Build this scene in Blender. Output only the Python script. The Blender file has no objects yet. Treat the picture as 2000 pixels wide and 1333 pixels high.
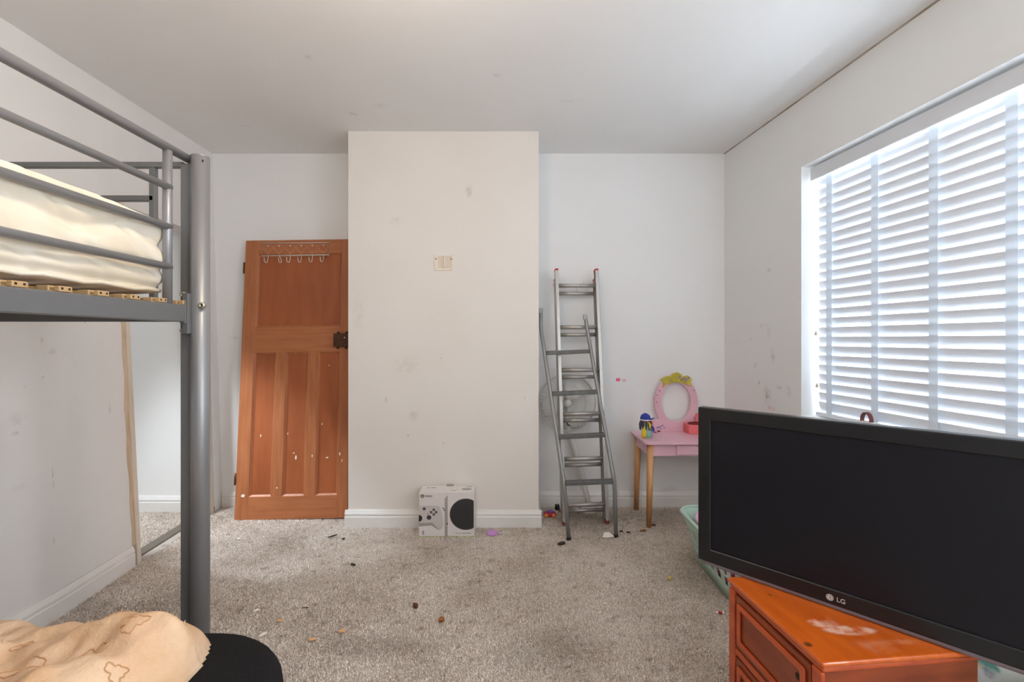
import bpy, bmesh, math, random
import numpy as np
from mathutils import Matrix, Vector
random.seed(7); np.random.seed(7)
S = bpy.context.scene
COL = S.collection
F = 889.0; HZ = 663.0; CZ = 1.205

# ------------------------------------------------------------------ camera
cam_d = bpy.data.cameras.new('camera'); cam = bpy.data.objects.new('camera', cam_d); COL.objects.link(cam)
cam_d.sensor_width = 36.0; cam_d.lens = 36.0 * F / 2000.0; cam_d.clip_start = 0.02
cam_d.shift_y = -3.5 / 2000.0
cam.location = (0, 0, CZ); cam.rotation_euler = (math.pi / 2, 0, 0)
S.camera = cam
# ------------------------------------------------------------------ view, world, large lights
S.view_settings.view_transform = 'Standard'; S.view_settings.look = 'None'
S.view_settings.gamma = 1.0; S.view_settings.use_curve_mapping = False
S.view_settings.exposure = 0.35
W = bpy.data.worlds.new('world'); S.world = W; W.use_nodes = True
bg = W.node_tree.nodes['Background']; bg.inputs[0].default_value = (0.86, 0.93, 1.0, 1); bg.inputs[1].default_value = 1.3
S.cycles.max_bounces = 12; S.cycles.diffuse_bounces = 8; S.cycles.transparent_max_bounces = 12
S.cycles.use_denoising = True; S.cycles.sample_clamp_indirect = 6.0

def area_light(name, loc, direction, sx, sy, power, color):
    d = bpy.data.lights.new(name, 'AREA'); d.shape = 'RECTANGLE'; d.size = sx; d.size_y = sy
    d.energy = power; d.color = color
    o = bpy.data.objects.new(name, d); COL.objects.link(o); o.location = loc
    o.rotation_euler = Vector(direction).to_track_quat('-Z', 'Y').to_euler()
    return o
# right wall frame: u runs along the wall towards the camera, n outwards
RU = Vector((0.10069, -0.99492, 0)); RN = Vector((0.99492, 0.10069, 0)); RO = Vector((1.527, 3.272, 0))
def R(u, n, z): return RO + RU * u + RN * n + Vector((0, 0, z))
area_light('daylight_window', R(1.70, 0.9, 1.25), -RN, 2.8, 2.4, 345, (0.80, 0.90, 1.0))
area_light('added_window_fill_light', R(3.55, 0.42, 1.58), -RN, 1.05, 1.25, 66, (0.93, 0.97, 1.0))  # added fill light, shining in through the unseen extra window

# ------------------------------------------------------------------ mesh helpers
class MB:
    def __init__(s): s.v = []; s.f = []; s.sm = []
    def add(s, vs, fs, smooth=False):
        o = len(s.v); s.v += [tuple(v) for v in vs]
        for f in fs: s.f.append([i + o for i in f]); s.sm.append(smooth)
        return s
    def hexa(s, p):   # 0-3 bottom ring, 4-7 top ring
        return s.add(p, [(3,2,1,0),(4,5,6,7),(0,1,5,4),(1,2,6,5),(2,3,7,6),(3,0,4,7)])
    def box(s, x0, x1, y0, y1, z0, z1):
        return s.hexa([(x0,y0,z0),(x1,y0,z0),(x1,y1,z0),(x0,y1,z0),(x0,y0,z1),(x1,y0,z1),(x1,y1,z1),(x0,y1,z1)])
    def tube(s, pts, r, seg=10, closed=False, flat=1.0):
        P = [Vector(p) for p in pts]; n = len(P)
        rs = r if isinstance(r, (list, tuple)) else [r] * n
        T = []
        for i in range(n):
            a = P[(i-1) % n] if (closed or i > 0) else P[i]
            b = P[(i+1) % n] if (closed or i < n-1) else P[i]
            T.append((b - a).normalized())
        up = Vector((0,0,1)) if abs(T[0].z) < 0.9 else Vector((0,1,0))
        N = (up - T[0] * up.dot(T[0])).normalized()
        vs = []
        for i in range(n):
            if i: N = (N - T[i] * N.dot(T[i])).normalized()
            B = T[i].cross(N)
            for k in range(seg):
                a = 2 * math.pi * k / seg
                vs.append(P[i] + (N * math.cos(a) * flat + B * math.sin(a)) * rs[i])
        fs = []
        for i in range(n if closed else n - 1):
            j = (i + 1) % n
            for k in range(seg):
                l = (k + 1) % seg
                fs.append((i*seg+k, i*seg+l, j*seg+l, j*seg+k))
        s.add(vs, fs, True)
        if not closed:
            o = len(s.v) - n * seg
            s.f.append([o + k for k in reversed(range(seg))]); s.sm.append(False)
            s.f.append([o + (n-1)*seg + k for k in range(seg)]); s.sm.append(False)
        return s
    def lathe(s, prof, M=None, seg=24):
        M = M or Matrix(); vs = []; fs = []
        for r, z in prof:
            for k in range(seg):
                a = 2 * math.pi * k / seg
                vs.append(M @ Vector((r * math.cos(a), r * math.sin(a), z)))
        for i in range(len(prof) - 1):
            for k in range(seg):
                l = (k + 1) % seg
                fs.append((i*seg+k, i*seg+l, (i+1)*seg+l, (i+1)*seg+k))
        s.add(vs, fs, True); o = len(s.v) - len(vs)
        if prof[0][0] > 1e-6: s.f.append([o + k for k in reversed(range(seg))]); s.sm.append(False)
        if prof[-1][0] > 1e-6: s.f.append([o + (len(prof)-1)*seg + k for k in range(seg)]); s.sm.append(False)
        return s
    def prism(s, poly, y0, y1):      # polygon in (x, z), counter-clockwise seen from -y, extruded along y
        n = len(poly)
        vs = [(x, y0, z) for x, z in poly] + [(x, y1, z) for x, z in poly]
        fs = [list(range(n)), list(reversed(range(n, 2*n)))]
        for i in range(n):
            j = (i + 1) % n; fs.append((j, i, i + n, j + n))
        return s.add(vs, fs)
    def slab(s, poly, z0, z1):       # polygon in (x, y), counter-clockwise from above
        n = len(poly)
        vs = [(x, y, z0) for x, y in poly] + [(x, y, z1) for x, y in poly]
        fs = [list(reversed(range(n))), list(range(n, 2*n))]
        for i in range(n):
            j = (i + 1) % n; fs.append((i, j, j + n, i + n))
        return s.add(vs, fs)
    def ring(s, outer, inner, y0, y1):   # flat ring between two closed (x, z) outlines with thickness along y
        n = len(outer)
        vs = [(x,y0,z) for x,z in outer] + [(x,y0,z) for x,z in inner] + [(x,y1,z) for x,z in outer] + [(x,y1,z) for x,z in inner]
        fs = []
        for i in range(n):
            j = (i+1) % n
            fs += [(i,j,n+j,n+i), (2*n+j,2*n+i,3*n+i,3*n+j), (j,i,2*n+i,2*n+j), (n+i,n+j,3*n+j,3*n+i)]
        return s.add(vs, fs)
    def mesh(s, name):
        m = bpy.data.meshes.new(name); m.from_pydata(s.v, [], s.f)
        m.polygons.foreach_set('use_smooth', s.sm); m.update(); return m
    def build(s, name, mat, parent=None, bevel=0, seg=2, loc=None):
        o = bpy.data.objects.new(name, s.mesh(name)); COL.objects.link(o)
        if mat: o.data.materials.append(mat)
        if parent: o.parent = parent
        if loc is not None: o.location = loc
        if bevel:
            b = o.modifiers.new('bevel', 'BEVEL'); b.width = bevel; b.segments = seg; b.limit_method = 'ANGLE'; b.angle_limit = 0.7
        return o
def B(): return MB()
def tag(o, label, cat=None, group=None, kind=None):
    o['label'] = label
    if cat: o['category'] = cat
    if group: o['group'] = group
    if kind: o['kind'] = kind
    return o
def struct(o, label=None):
    o['kind'] = 'structure'
    if label: o['label'] = label
    return o
def thing(name, label, cat, loc=(0,0,0), M=None, rz=0, group=None):
    o = bpy.data.objects.new(name, None); COL.objects.link(o); o.empty_display_size = 0.05
    if M is not None: o.matrix_world = M
    else: o.location = loc; o.rotation_euler = (0, 0, rz)
    return tag(o, label, cat, group)
def copy_part(o, loc=None, rot=None, parent=None):
    c = o.copy(); COL.objects.link(c); c.parent = parent or o.parent
    if loc is not None: c.location = loc
    if rot is not None: c.rotation_euler = rot
    return c
def P(px, py, Y): return Vector(((px - 1000) * Y / F, Y, CZ - (py - HZ) * Y / F))
def on_floor(px, py):
    Y = CZ * F / (py - HZ); return Vector(((px - 1000) * Y / F, Y, 0))
def ell(cx, cz, a, b, n=48, ph=0): return [(cx + a * math.cos(2*math.pi*i/n + ph), cz + b * math.sin(2*math.pi*i/n + ph)) for i in range(n)]
def rrect(x0, x1, y0, y1, r, n=6):
    out = []
    for cx, cy, a0 in ((x1-r,y0+r,-90),(x1-r,y1-r,0),(x0+r,y1-r,90),(x0+r,y0+r,180)):
        for i in range(n+1):
            a = math.radians(a0 + 90*i/n); out.append((cx + r*math.cos(a), cy + r*math.sin(a)))
    return out
def text_obj(s, size, mat, parent, M, depth=0.0004, name='lettering'):
    c = bpy.data.curves.new('t', 'FONT'); c.body = s; c.size = size; c.extrude = depth; c.align_x = 'CENTER'; c.align_y = 'CENTER'
    t = bpy.data.objects.new('t', c); COL.objects.link(t)
    bpy.context.view_layer.update()
    m = bpy.data.meshes.new_from_object(t.evaluated_get(bpy.context.evaluated_depsgraph_get()))
    bpy.data.objects.remove(t); bpy.data.curves.remove(c)
    o = bpy.data.objects.new(name, m); COL.objects.link(o); m.materials.clear(); m.materials.append(mat)
    o.parent = parent; o.matrix_local = M
    return o

# ------------------------------------------------------------------ materials
def srgb(r, g, b):
    f = lambda c: (c/255/12.92 if c/255 <= 0.04045 else ((c/255+0.055)/1.055)**2.4)
    return (f(r), f(g), f(b), 1)
def nd(nt, t, **kw):
    n = nt.nodes.new(t)
    for k, v in kw.items(): setattr(n, k, v)
    return n
def mixc(nt, fac, a, b, blend='MIX'):
    m = nd(nt, 'ShaderNodeMix', data_type='RGBA', blend_type=blend)
    for sock, val in ((m.inputs[0], fac), (m.inputs[6], a), (m.inputs[7], b)):
        if hasattr(val, 'is_output'): nt.links.new(val, sock)
        else: sock.default_value = val
    return m.outputs[2]
def mat(name, col, rough=0.5, metal=0.0, col2=None, scale=8.0, stretch=(1,1,1), bump=0.0, bscale=None, detail=4.0, spec=0.5, contrast=(0.35,0.65), spots=None, world=False, coat=0.0, dist=0.002):
    m = bpy.data.materials.new(name); m.use_nodes = True; nt = m.node_tree
    p = nt.nodes['Principled BSDF']; p.inputs['Roughness'].default_value = rough; p.inputs['Metallic'].default_value = metal
    p.inputs['Specular IOR Level'].default_value = spec; p.inputs['Coat Weight'].default_value = coat
    p.inputs['Base Color'].default_value = col
    cur = None
    if col2 or bump or spots:
        if world: vec = nd(nt, 'ShaderNodeNewGeometry').outputs['Position']
        else: vec = nd(nt, 'ShaderNodeTexCoord').outputs['Object']
        mp = nd(nt, 'ShaderNodeMapping'); mp.inputs['Scale'].default_value = stretch; nt.links.new(vec, mp.inputs[0])
        no = nd(nt, 'ShaderNodeTexNoise'); no.inputs['Scale'].default_value = scale; no.inputs['Detail'].default_value = detail
        nt.links.new(mp.outputs[0], no.inputs['Vector'])
    if col2:
        mr = nd(nt, 'ShaderNodeMapRange'); mr.inputs[1].default_value = contrast[0]; mr.inputs[2].default_value = contrast[1]
        nt.links.new(no.outputs[0], mr.inputs[0]); cur = mixc(nt, mr.outputs[0], col, col2)
    if spots:
        cur = cur or col
        pos = nd(nt, 'ShaderNodeNewGeometry').outputs['Position']
        rag = nd(nt, 'ShaderNodeTexNoise'); rag.inputs['Scale'].default_value = 28; rag.inputs['Detail'].default_value = 3
        nt.links.new(pos, rag.inputs['Vector'])
        rr = nd(nt, 'ShaderNodeMapRange'); rr.inputs[1].default_value = 0.35; rr.inputs[2].default_value = 0.6; nt.links.new(rag.outputs[0], rr.inputs[0])
        for (c, rad, sc, amt) in spots:
            sub = nd(nt, 'ShaderNodeVectorMath', operation='SUBTRACT'); nt.links.new(pos, sub.inputs[0]); sub.inputs[1].default_value = rad[0]
            mul = nd(nt, 'ShaderNodeVectorMath', operation='DIVIDE'); nt.links.new(sub.outputs[0], mul.inputs[0]); mul.inputs[1].default_value = rad[1]
            ln = nd(nt, 'ShaderNodeVectorMath', operation='LENGTH'); nt.links.new(mul.outputs[0], ln.inputs[0])
            fr = nd(nt, 'ShaderNodeMapRange', interpolation_type='SMOOTHSTEP'); fr.inputs[1].default_value = 1.0; fr.inputs[2].default_value = sc
            fr.inputs[3].default_value = 0.0; fr.inputs[4].default_value = amt*(.55 if amt < .95 else 1); nt.links.new(ln.outputs['Value'], fr.inputs[0])
            mm = nd(nt, 'ShaderNodeMath', operation='MULTIPLY'); nt.links.new(fr.outputs[0], mm.inputs[0]); nt.links.new(rr.outputs[0], mm.inputs[1])
            cur = mixc(nt, mm.outputs[0], cur, c)
    if cur is not None and hasattr(cur, 'is_output'): nt.links.new(cur, p.inputs['Base Color'])
    if bump:
        bn = nd(nt, 'ShaderNodeTexNoise'); bn.inputs['Scale'].default_value = bscale or scale; bn.inputs['Detail'].default_value = 5
        nt.links.new(mp.outputs[0], bn.inputs['Vector'])
        bp = nd(nt, 'ShaderNodeBump'); bp.inputs['Strength'].default_value = bump; bp.inputs['Distance'].default_value = dist
        nt.links.new(bn.outputs[0], bp.inputs['Height']); nt.links.new(bp.outputs[0], p.inputs['Normal'])
    return m
def spot(px, py, Y, rx, rz, col, amt=0.5, inner=0.2, ry=0.3, pt=None):
    p = pt or P(px, py, Y); return (col, (tuple(p), (rx, ry, rz)), inner, amt)
YB, YC, H = 3.272, 2.921, 2.54
GREY = srgb(120,112,108); BRN = srgb(120,88,62); TAN = srgb(190,160,125); DRK = srgb(60,48,42); PINK = srgb(200,70,90)
wall_c, wall_c2 = (0.85,0.855,0.86,1), (0.835,0.832,0.83,1)
M_wall = mat('wall_paint', wall_c, 0.75, col2=wall_c2, scale=2.2, bump=0.15, bscale=60, world=True, spots=[
    spot(1310,960,YB,.10,.05,TAN,.4), spot(1240,930,YB,.04,.25,TAN,.45,0,.3), spot(455,660,YB,.05,.012,GREY,.4), spot(454,727,YB,.008,.008,DRK,.9), spot(452,660,YB,.007,.006,DRK,.8),
    spot(1070,957,YB,.012,.012,GREY,.7)])
M_chim = mat('chimney_paint', (0.82,0.78,0.735,1), 0.75, col2=(0.80,0.755,0.705,1), scale=2.0, bump=0.15, bscale=60, world=True, spots=[
    spot(916,372,YC,.035,.06,GREY,.45), spot(772,432,YC,.05,.035,GREY,.28), spot(808,813,YC,.05,.045,BRN,.3), spot(795,715,YC,.13,.10,TAN,.32,0),
    spot(754,780,YC,.012,.03,BRN,.35), spot(797,851,YC,.009,.009,BRN,.8), spot(866,866,YC,.007,.007,BRN,.7), spot(1025,778,YC,.006,.009,DRK,.6),
    spot(702,818,YC,.012,.012,BRN,.45), spot(861,700,YC,.008,.008,BRN,.5), spot(832,887,YC,.012,.008,BRN,.4), spot(985,960,YC,.007,.007,BRN,.7), spot(790,628,YC,.006,.006,BRN,.5),
    spot(700,610,YC,.06,.2,TAN,.25,0)])
def LW(px, py, Y): return P(px, py, Y)
M_wall_l = mat('left_wall_paint', (0.80,0.785,0.765,1), 0.75, col2=(0.775,0.755,0.735,1), scale=2.0, bump=0.15, bscale=60, world=True, spots=[
    (BRN, (tuple(P(px,py,2.02*F/(1000-px))), (.3,ry,rz)), .1, am) for px,py,ry,rz,am in (
    (89,738,.008,.012,.9),(112,686,.03,.02,.4),(92,668,.012,.03,.5),(28,847,.02,.012,.7),(52,756,.012,.012,.5),(222,800,.012,.06,.55),(97,938,.006,.10,.5),(35,820,.06,.05,.25),
    (92,1058,.008,.03,.4),(180,628,.006,.016,1.0),(2,618,.010,.012,1.0),(30,955,.04,.03,.25),(205,1146,.006,.006,.9))])
M_wall_r = mat('right_wall_paint', (0.81,0.82,0.82,1), 0.75, col2=(0.80,0.80,0.795,1), scale=2.0, bump=0.15, bscale=60, world=True, spots=[
    (c, (tuple(P(px,py,1.858/((px-1000)/F+.1012))), (.3,ry,rz)), .1, am) for px,py,ry,rz,c,am in (
    (1498,772,.05,.07,BRN,.85),(1506,798,.05,.02,PINK,.9),(1482,747,.014,.025,BRN,.8),(1510,695,.03,.06,GREY,.55),(1468,662,.02,.02,BRN,.5),(1490,637,.05,.02,BRN,.4),(1502,650,.03,.06,BRN,.25),
    (1522,760,.03,.03,BRN,.7),(1540,765,.04,.04,BRN,.5),(1503,528,.03,.02,GREY,.5),(1475,715,.012,.03,BRN,.5))])
M_ceil = mat('ceiling_paint', (0.80,0.795,0.785,1), 0.8, col2=(0.78,0.77,0.76,1), scale=1.6, bump=0.1, bscale=50, world=True, spots=[
    (GREY, (tuple(Vector(((px-1000)*Y/F, Y, H))), (rx,ry,.3)), 0, am) for px,Y,rx,ry,am in ((690,2.7,.04,.04,.45),(600,2.15,.03,.03,.4),(480,2.85,.05,.02,.3),(970,2.3,.03,.03,.3),(1115,2.55,.10,.03,.25),(745,2.6,.08,.05,.2))])
M_trim = mat('white_gloss_trim', (0.83,0.815,0.79,1), 0.4, col2=(0.79,0.775,0.75,1), scale=6, world=True)
M_lining = mat('cream_door_lining', srgb(226,216,202), 0.6, col2=srgb(212,198,180), scale=6, stretch=(1,1,.3), world=True)
M_filler = mat('bare_plaster_edge', srgb(216,198,174), 0.9, col2=srgb(196,170,142), scale=25, stretch=(1,1,.2), world=True, bump=.5, bscale=40)
M_dark = mat('dark_gap', srgb(38,32,26), 0.9)
M_white = mat('white_paint', (0.86,0.86,0.85,1), 0.4)
M_frame = mat('upvc_white', (0.85,0.86,0.86,1), 0.3)
def carpet_mat(name, k=1.0):
    m = mat(name, (0.42*k,0.38*k,0.345*k,1), 0.95, col2=(0.66*k,0.605*k,0.555*k,1), scale=210, contrast=(.42,.6), detail=2, world=True, spec=0.1)
    nt = m.node_tree; p = nt.nodes['Principled BSDF']; src = p.inputs['Base Color'].links[0].from_socket
    pos = nd(nt, 'ShaderNodeNewGeometry').outputs['Position']
    n2 = nd(nt, 'ShaderNodeTexNoise'); n2.inputs['Scale'].default_value = 3.2; n2.inputs['Detail'].default_value = 6; nt.links.new(pos, n2.inputs['Vector'])
    mr = nd(nt, 'ShaderNodeMapRange'); mr.inputs[1].default_value = .4; mr.inputs[2].default_value = .7; mr.inputs[4].default_value = .55; nt.links.new(n2.outputs[0], mr.inputs[0])
    c1 = mixc(nt, mr.outputs[0], src, (0.70,0.64,0.58,1), 'MULTIPLY')
    n3 = nd(nt, 'ShaderNodeTexNoise'); n3.inputs['Scale'].default_value = 22; n3.inputs['Detail'].default_value = 4; nt.links.new(pos, n3.inputs['Vector'])
    mr3 = nd(nt, 'ShaderNodeMapRange'); mr3.inputs[1].default_value = .56; mr3.inputs[2].default_value = .72; mr3.inputs[4].default_value = .5; nt.links.new(n3.outputs[0], mr3.inputs[0])
    c2 = mixc(nt, mr3.outputs[0], c1, (0.42,0.38,0.34,1), 'MULTIPLY')
    # darker ragged patches by the ladders, the table and on open floor
    cur = c2
    for (x, y, rx, ry, am) in ((.50,3.02,.34,.26,.75),(1.12,3.08,.45,.20,.5),(.12,1.75,.25,.18,.35),(-.55,1.78,.30,.10,.35),(1.0,2.3,.25,.4,.35),(-1.55,1.9,.2,.5,.3)):
        sub = nd(nt, 'ShaderNodeVectorMath', operation='SUBTRACT'); nt.links.new(pos, sub.inputs[0]); sub.inputs[1].default_value = (x, y, 0)
        dv = nd(nt, 'ShaderNodeVectorMath', operation='DIVIDE'); nt.links.new(sub.outputs[0], dv.inputs[0]); dv.inputs[1].default_value = (rx, ry, 1)
        ln = nd(nt, 'ShaderNodeVectorMath', operation='LENGTH'); nt.links.new(dv.outputs[0], ln.inputs[0])
        ad = nd(nt, 'ShaderNodeMath', operation='ADD'); nt.links.new(ln.outputs['Value'], ad.inputs[0])
        nm = nd(nt, 'ShaderNodeMath', operation='MULTIPLY_ADD'); nt.links.new(n3.outputs[0], nm.inputs[0]); nm.inputs[1].default_value = 1.6; nm.inputs[2].default_value = -.8
        nt.links.new(nm.outputs[0], ad.inputs[1])
        fr = nd(nt, 'ShaderNodeMapRange', interpolation_type='SMOOTHSTEP'); fr.inputs[1].default_value = 1.0; fr.inputs[2].default_value = .3; fr.inputs[4].default_value = am; nt.links.new(ad.outputs[0], fr.inputs[0])
        cur = mixc(nt, fr.outputs[0], cur, (0.55,0.52,0.48,1), 'MULTIPLY')
    nt.links.new(cur, p.inputs['Base Color'])
    return m
M_carpet = carpet_mat('grey_carpet', 0.95); M_pile = carpet_mat('grey_carpet_pile', 1.55)
M_wood = mat('stained_pine', srgb(182,114,72), 0.5, col2=srgb(160,94,54), scale=7, stretch=(6,1,.5), contrast=(.3,.7), bump=.08)
M_wood_h = mat('stained_pine_rail', srgb(182,114,72), 0.5, col2=srgb(162,96,56), scale=7, stretch=(.5,1,6), contrast=(.3,.7), bump=.08)
M_panel = mat('plywood_panel', srgb(170,94,52), 0.5, col2=srgb(148,78,40), scale=4, stretch=(3,1,.6), contrast=(.3,.7))
M_rust = mat('rusty_brown_metal', srgb(88,54,36), 0.55, 0.3, col2=srgb(66,38,24), scale=20)
M_hinge = mat('dark_brass', srgb(90,70,40), 0.45, 0.7)
M_chip = mat('white_paint_chip', srgb(238,226,210), 0.6)
M_wire = mat('white_wire', srgb(214,206,194), 0.5)
M_heart = mat('bronze_pink_wire', srgb(206,156,124), 0.5)
M_bed = mat('silver_grey_powder_coat', srgb(146,147,150), 0.42, 0.5)
M_bedflat = mat('shaded_grey_powder_coat', srgb(112,113,115), 0.45, 0.35)  # same metal as the posts, darkened for shade on webs and end bars
M_bolt = mat('zinc_bolt', srgb(190,182,165), 0.35, 0.8)
M_alu = mat('dull_aluminium', srgb(198,195,190), 0.38, 0.6, col2=srgb(186,182,178), scale=14, stretch=(1,1,.4))
M_steel = mat('grey_steel_tube', srgb(150,150,149), 0.38, 0.4)
M_tread = mat('grey_rubber_tread', srgb(112,112,111), 0.55, 0.3, col2=srgb(98,98,98), scale=30)
M_red = mat('red_plastic', srgb(178,36,58), 0.45)
M_blackp = mat('black_plastic', srgb(26,26,27), 0.45)
M_fan = mat('white_fan_plastic', srgb(226,225,221), 0.35)
M_grille = mat('grey_white_grille', srgb(212,210,206), 0.4)
M_blade = mat('clear_white_blade', srgb(228,228,225), 0.3)
M_pinkp = mat('pink_lacquer', srgb(232,188,202), 0.35, col2=srgb(226,180,195), scale=5)
M_leg = mat('pine_leg', srgb(222,170,118), 0.5, col2=srgb(200,142,92), scale=5, stretch=(5,5,.5))
M_yel = mat('yellow_crown_paint', srgb(198,184,58), 0.5, col2=srgb(182,166,52), scale=30)
M_lil = mat('lilac_print', srgb(150,128,160), 0.5)
M_coral = mat('coral_card', srgb(232,116,118), 0.55)
M_maroon = mat('maroon_band', srgb(130,40,44), 0.6)
M_blue = mat('blue_felt', srgb(48,62,158), 0.85)
M_skin = mat('doll_skin', srgb(210,180,165), 0.6)
M_hair = mat('grey_hair', srgb(78,76,92), 0.8)
M_yellow = mat('yellow_cloth', srgb(222,200,50), 0.8); M_teal = mat('teal_cloth', srgb(140,182,174), 0.8); M_redc = mat('red_cloth', srgb(196,52,56), 0.8); M_purple = mat('purple_cloth', srgb(120,96,168), 0.8)
M_tvb = mat('tv_gloss_black', srgb(28,28,30), 0.35, spec=0.4, bump=.05, bscale=300)
M_screen = mat('tv_screen', srgb(19,19,26), 0.42, spec=0.3)
M_tvtrim = mat('tv_bottom_trim', srgb(112,98,104), 0.4, 0.0)
M_silver = mat('silver_print', srgb(205,200,195), 0.5)
M_mint = mat('mint_plastic', srgb(184,214,202), 0.45)
M_pinkcloth = mat('pink_cloth', srgb(236,120,160), 0.9, col2=srgb(180,60,90), scale=14)
M_pinkbowl = mat('lilac_pink_plastic', srgb(222,172,200), 0.4)
orange = srgb(208,104,28)
M_cab_top = mat('orange_varnished_pine_top', srgb(206,100,26), 0.28, col2=srgb(184,80,20), scale=6, stretch=(5,.7,1), contrast=(.3,.7), coat=.3, spots=[
    (srgb(236,196,176), ((0.833,1.124,.485),(.075,.022,.3)), .6, .97), (srgb(236,196,176), ((0.786,1.153,.485),(.045,.02,.3)), .6, .97),
    (srgb(230,170,140), ((0.847,1.063,.485),(.07,.03,.3)), .2, .55), (srgb(230,170,140), ((0.922,1.082,.485),(.08,.015,.3)), .2, .45),
    (srgb(60,50,30), ((0.725,1.280,.485),(.008,.008,.3)), .3, 1), (srgb(60,50,30), ((0.698,1.073,.485),(.014,.012,.3)), .3, 1)])
M_cab = mat('red_brown_varnished_pine', srgb(150,66,26), 0.35, col2=srgb(118,46,18), scale=6, stretch=(1,.6,5), contrast=(.3,.7), coat=.2)
M_cab_edge = mat('red_orange_moulding', srgb(196,88,38), 0.35, col2=srgb(170,68,30), scale=8, stretch=(1,.5,3), coat=.2)
M_mattress = mat('cream_quilted_cover', srgb(222,215,202), 0.85, col2=srgb(208,196,172), scale=3.5, contrast=(.4,.7), bump=.25, bscale=12, dist=.01)
M_slatw = mat('bent_plywood', srgb(196,160,112), 0.55, col2=srgb(176,138,92), scale=6, stretch=(1,6,1))
M_holder = mat('tan_plastic', srgb(176,146,106), 0.5)
M_black = mat('black_fabric', srgb(34,34,36), 0.95, col2=srgb(26,26,28), scale=260, spec=.15, bump=.4, bscale=400, dist=.001)
M_blanket = mat('peach_fleece', srgb(230,200,170), 0.95, col2=srgb(216,178,142), scale=9, bump=.6, bscale=70, dist=.006, spec=.1)
M_fleece_w = mat('grey_white_lining', srgb(196,190,182), 0.95, bump=.4, bscale=120)
M_stitch = mat('brown_stitch', srgb(204,160,120), 0.9)
M_box = mat('white_card_box', srgb(228,222,220), 0.5); M_ctrl = mat('printed_light_grey', srgb(206,199,196), 0.5); M_ctrl2 = mat('printed_mid_grey', srgb(168,160,157), 0.5)
M_pr = mat('printed_dark', srgb(50,50,51), 0.5); M_green = mat('lime_green', srgb(160,190,40), 0.5)
M_cream = mat('cream_plastic', srgb(230,220,206), 0.5)
M_olive = mat('olive_cloth', srgb(178,176,84), 0.85, col2=srgb(140,136,58), scale=9, bump=.3, bscale=20, dist=.01)
M_floral = mat('white_floral_cloth', srgb(228,232,232), 0.85, col2=srgb(214,222,222), scale=9, spots=[
    (srgb(70,140,124), (tuple(P(1927,1304,1.2)), (.03,.2,.016)), .5, .99), (srgb(70,140,124), (tuple(P(1916,1298,1.2)), (.02,.2,.02)), .5, .99), (srgb(220,180,70), (tuple(P(1929,1315,1.2)), (.014,.2,.007)), .6, .99),
    (srgb(90,150,140), (tuple(P(1945,1312,1.2)), (.02,.2,.02)), .5, .98), (srgb(120,120,150), (tuple(P(1940,1326,1.2)), (.012,.2,.02)), .5, .98), (srgb(70,140,124), ((1.42,1.3,.30),(.05,.3,.03)), .5, .98), (srgb(220,180,70), ((1.5,1.25,.22),(.03,.3,.02)), .5, .98)])
M_leather = mat('brown_leather', srgb(112,52,48), 0.5)
M_cable = mat('black_cable', srgb(34,32,26), 0.5)
# blind: slightly translucent white
def translucent(name, col, amt):
    m = bpy.data.materials.new(name); m.use_nodes = True; nt = m.node_tree; p = nt.nodes['Principled BSDF']
    p.inputs['Base Color'].default_value = col; p.inputs['Roughness'].default_value = .5
    t = nd(nt, 'ShaderNodeBsdfTranslucent'); t.inputs[0].default_value = col
    mx = nd(nt, 'ShaderNodeMixShader'); mx.inputs[0].default_value = amt
    nt.links.new(p.outputs[0], mx.inputs[1]); nt.links.new(t.outputs[0], mx.inputs[2]); nt.links.new(mx.outputs[0], nt.nodes['Material Output'].inputs[0])
    return m
M_blind = translucent('white_faux_wood_slat', (0.77,0.80,0.84,1), 0.06)
M_tape = translucent('white_tape', (0.82,0.85,0.88,1), 0.45)
def glass_mat(name):
    m = bpy.data.materials.new(name); m.use_nodes = True; nt = m.node_tree
    g = nd(nt, 'ShaderNodeBsdfGlossy'); g.inputs['Roughness'].default_value = .02
    t = nd(nt, 'ShaderNodeBsdfTransparent'); mx = nd(nt, 'ShaderNodeMixShader'); mx.inputs[0].default_value = .06
    nt.links.new(t.outputs[0], mx.inputs[1]); nt.links.new(g.outputs[0], mx.inputs[2]); nt.links.new(mx.outputs[0], nt.nodes['Material Output'].inputs[0])
    return m
M_glass = glass_mat('window_glass')
def emit(name, col, s):
    m = bpy.data.materials.new(name); m.use_nodes = True; p = m.node_tree.nodes['Principled BSDF']
    p.inputs['Emission Color'].default_value = col; p.inputs['Emission Strength'].default_value = s; return m

# ------------------------------------------------------------------ room shell
YN = -1.0
def xf(Y): return np.interp(Y, [-1, 2.0, 3.272], [-1.945, -1.968, -2.083])
def xc(Y): return np.interp(Y, [-1, 1.884, 3.272], [-2.05, -2.12, -2.153])
def lx(Y, Z): return float(xf(Y) + (xc(Y) - xf(Y)) * Z / H)
DY0, DY1, DZ = 2.412, 3.175, 1.94
fl = B().slab([(xf(YN)-.05,YN),(1.96,YN),(1.58,YB),(-2.2,YB),(-2.2,2.3),(xf(2.2)-.05,2.2)], -0.06, 0).build('floor', M_carpet); struct(fl, 'worn grey carpeted bedroom floor')
hf = B().slab([(-4.4,1.6),(-2.2,1.6),(-2.2,3.18),(-4.4,3.18)], -0.06, 0).build('floor_hall', M_carpet); struct(hf, 'pale carpeted hall floor beyond the doorway')
wl = B()
def lcell(y0, y1, z0, z1, t=.13, mb=None):
    pts = []
    for z in (z0, z1):
        pts += [(lx(y0,z)-t, y0, z), (lx(y0,z), y0, z), (lx(y1,z), y1, z), (lx(y1,z)-t, y1, z)]
    (mb or wl).hexa(pts)
for a, b in ((-1,.5),(.5,1.884),(1.884,DY0)): lcell(a, b, 0, H)
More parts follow.
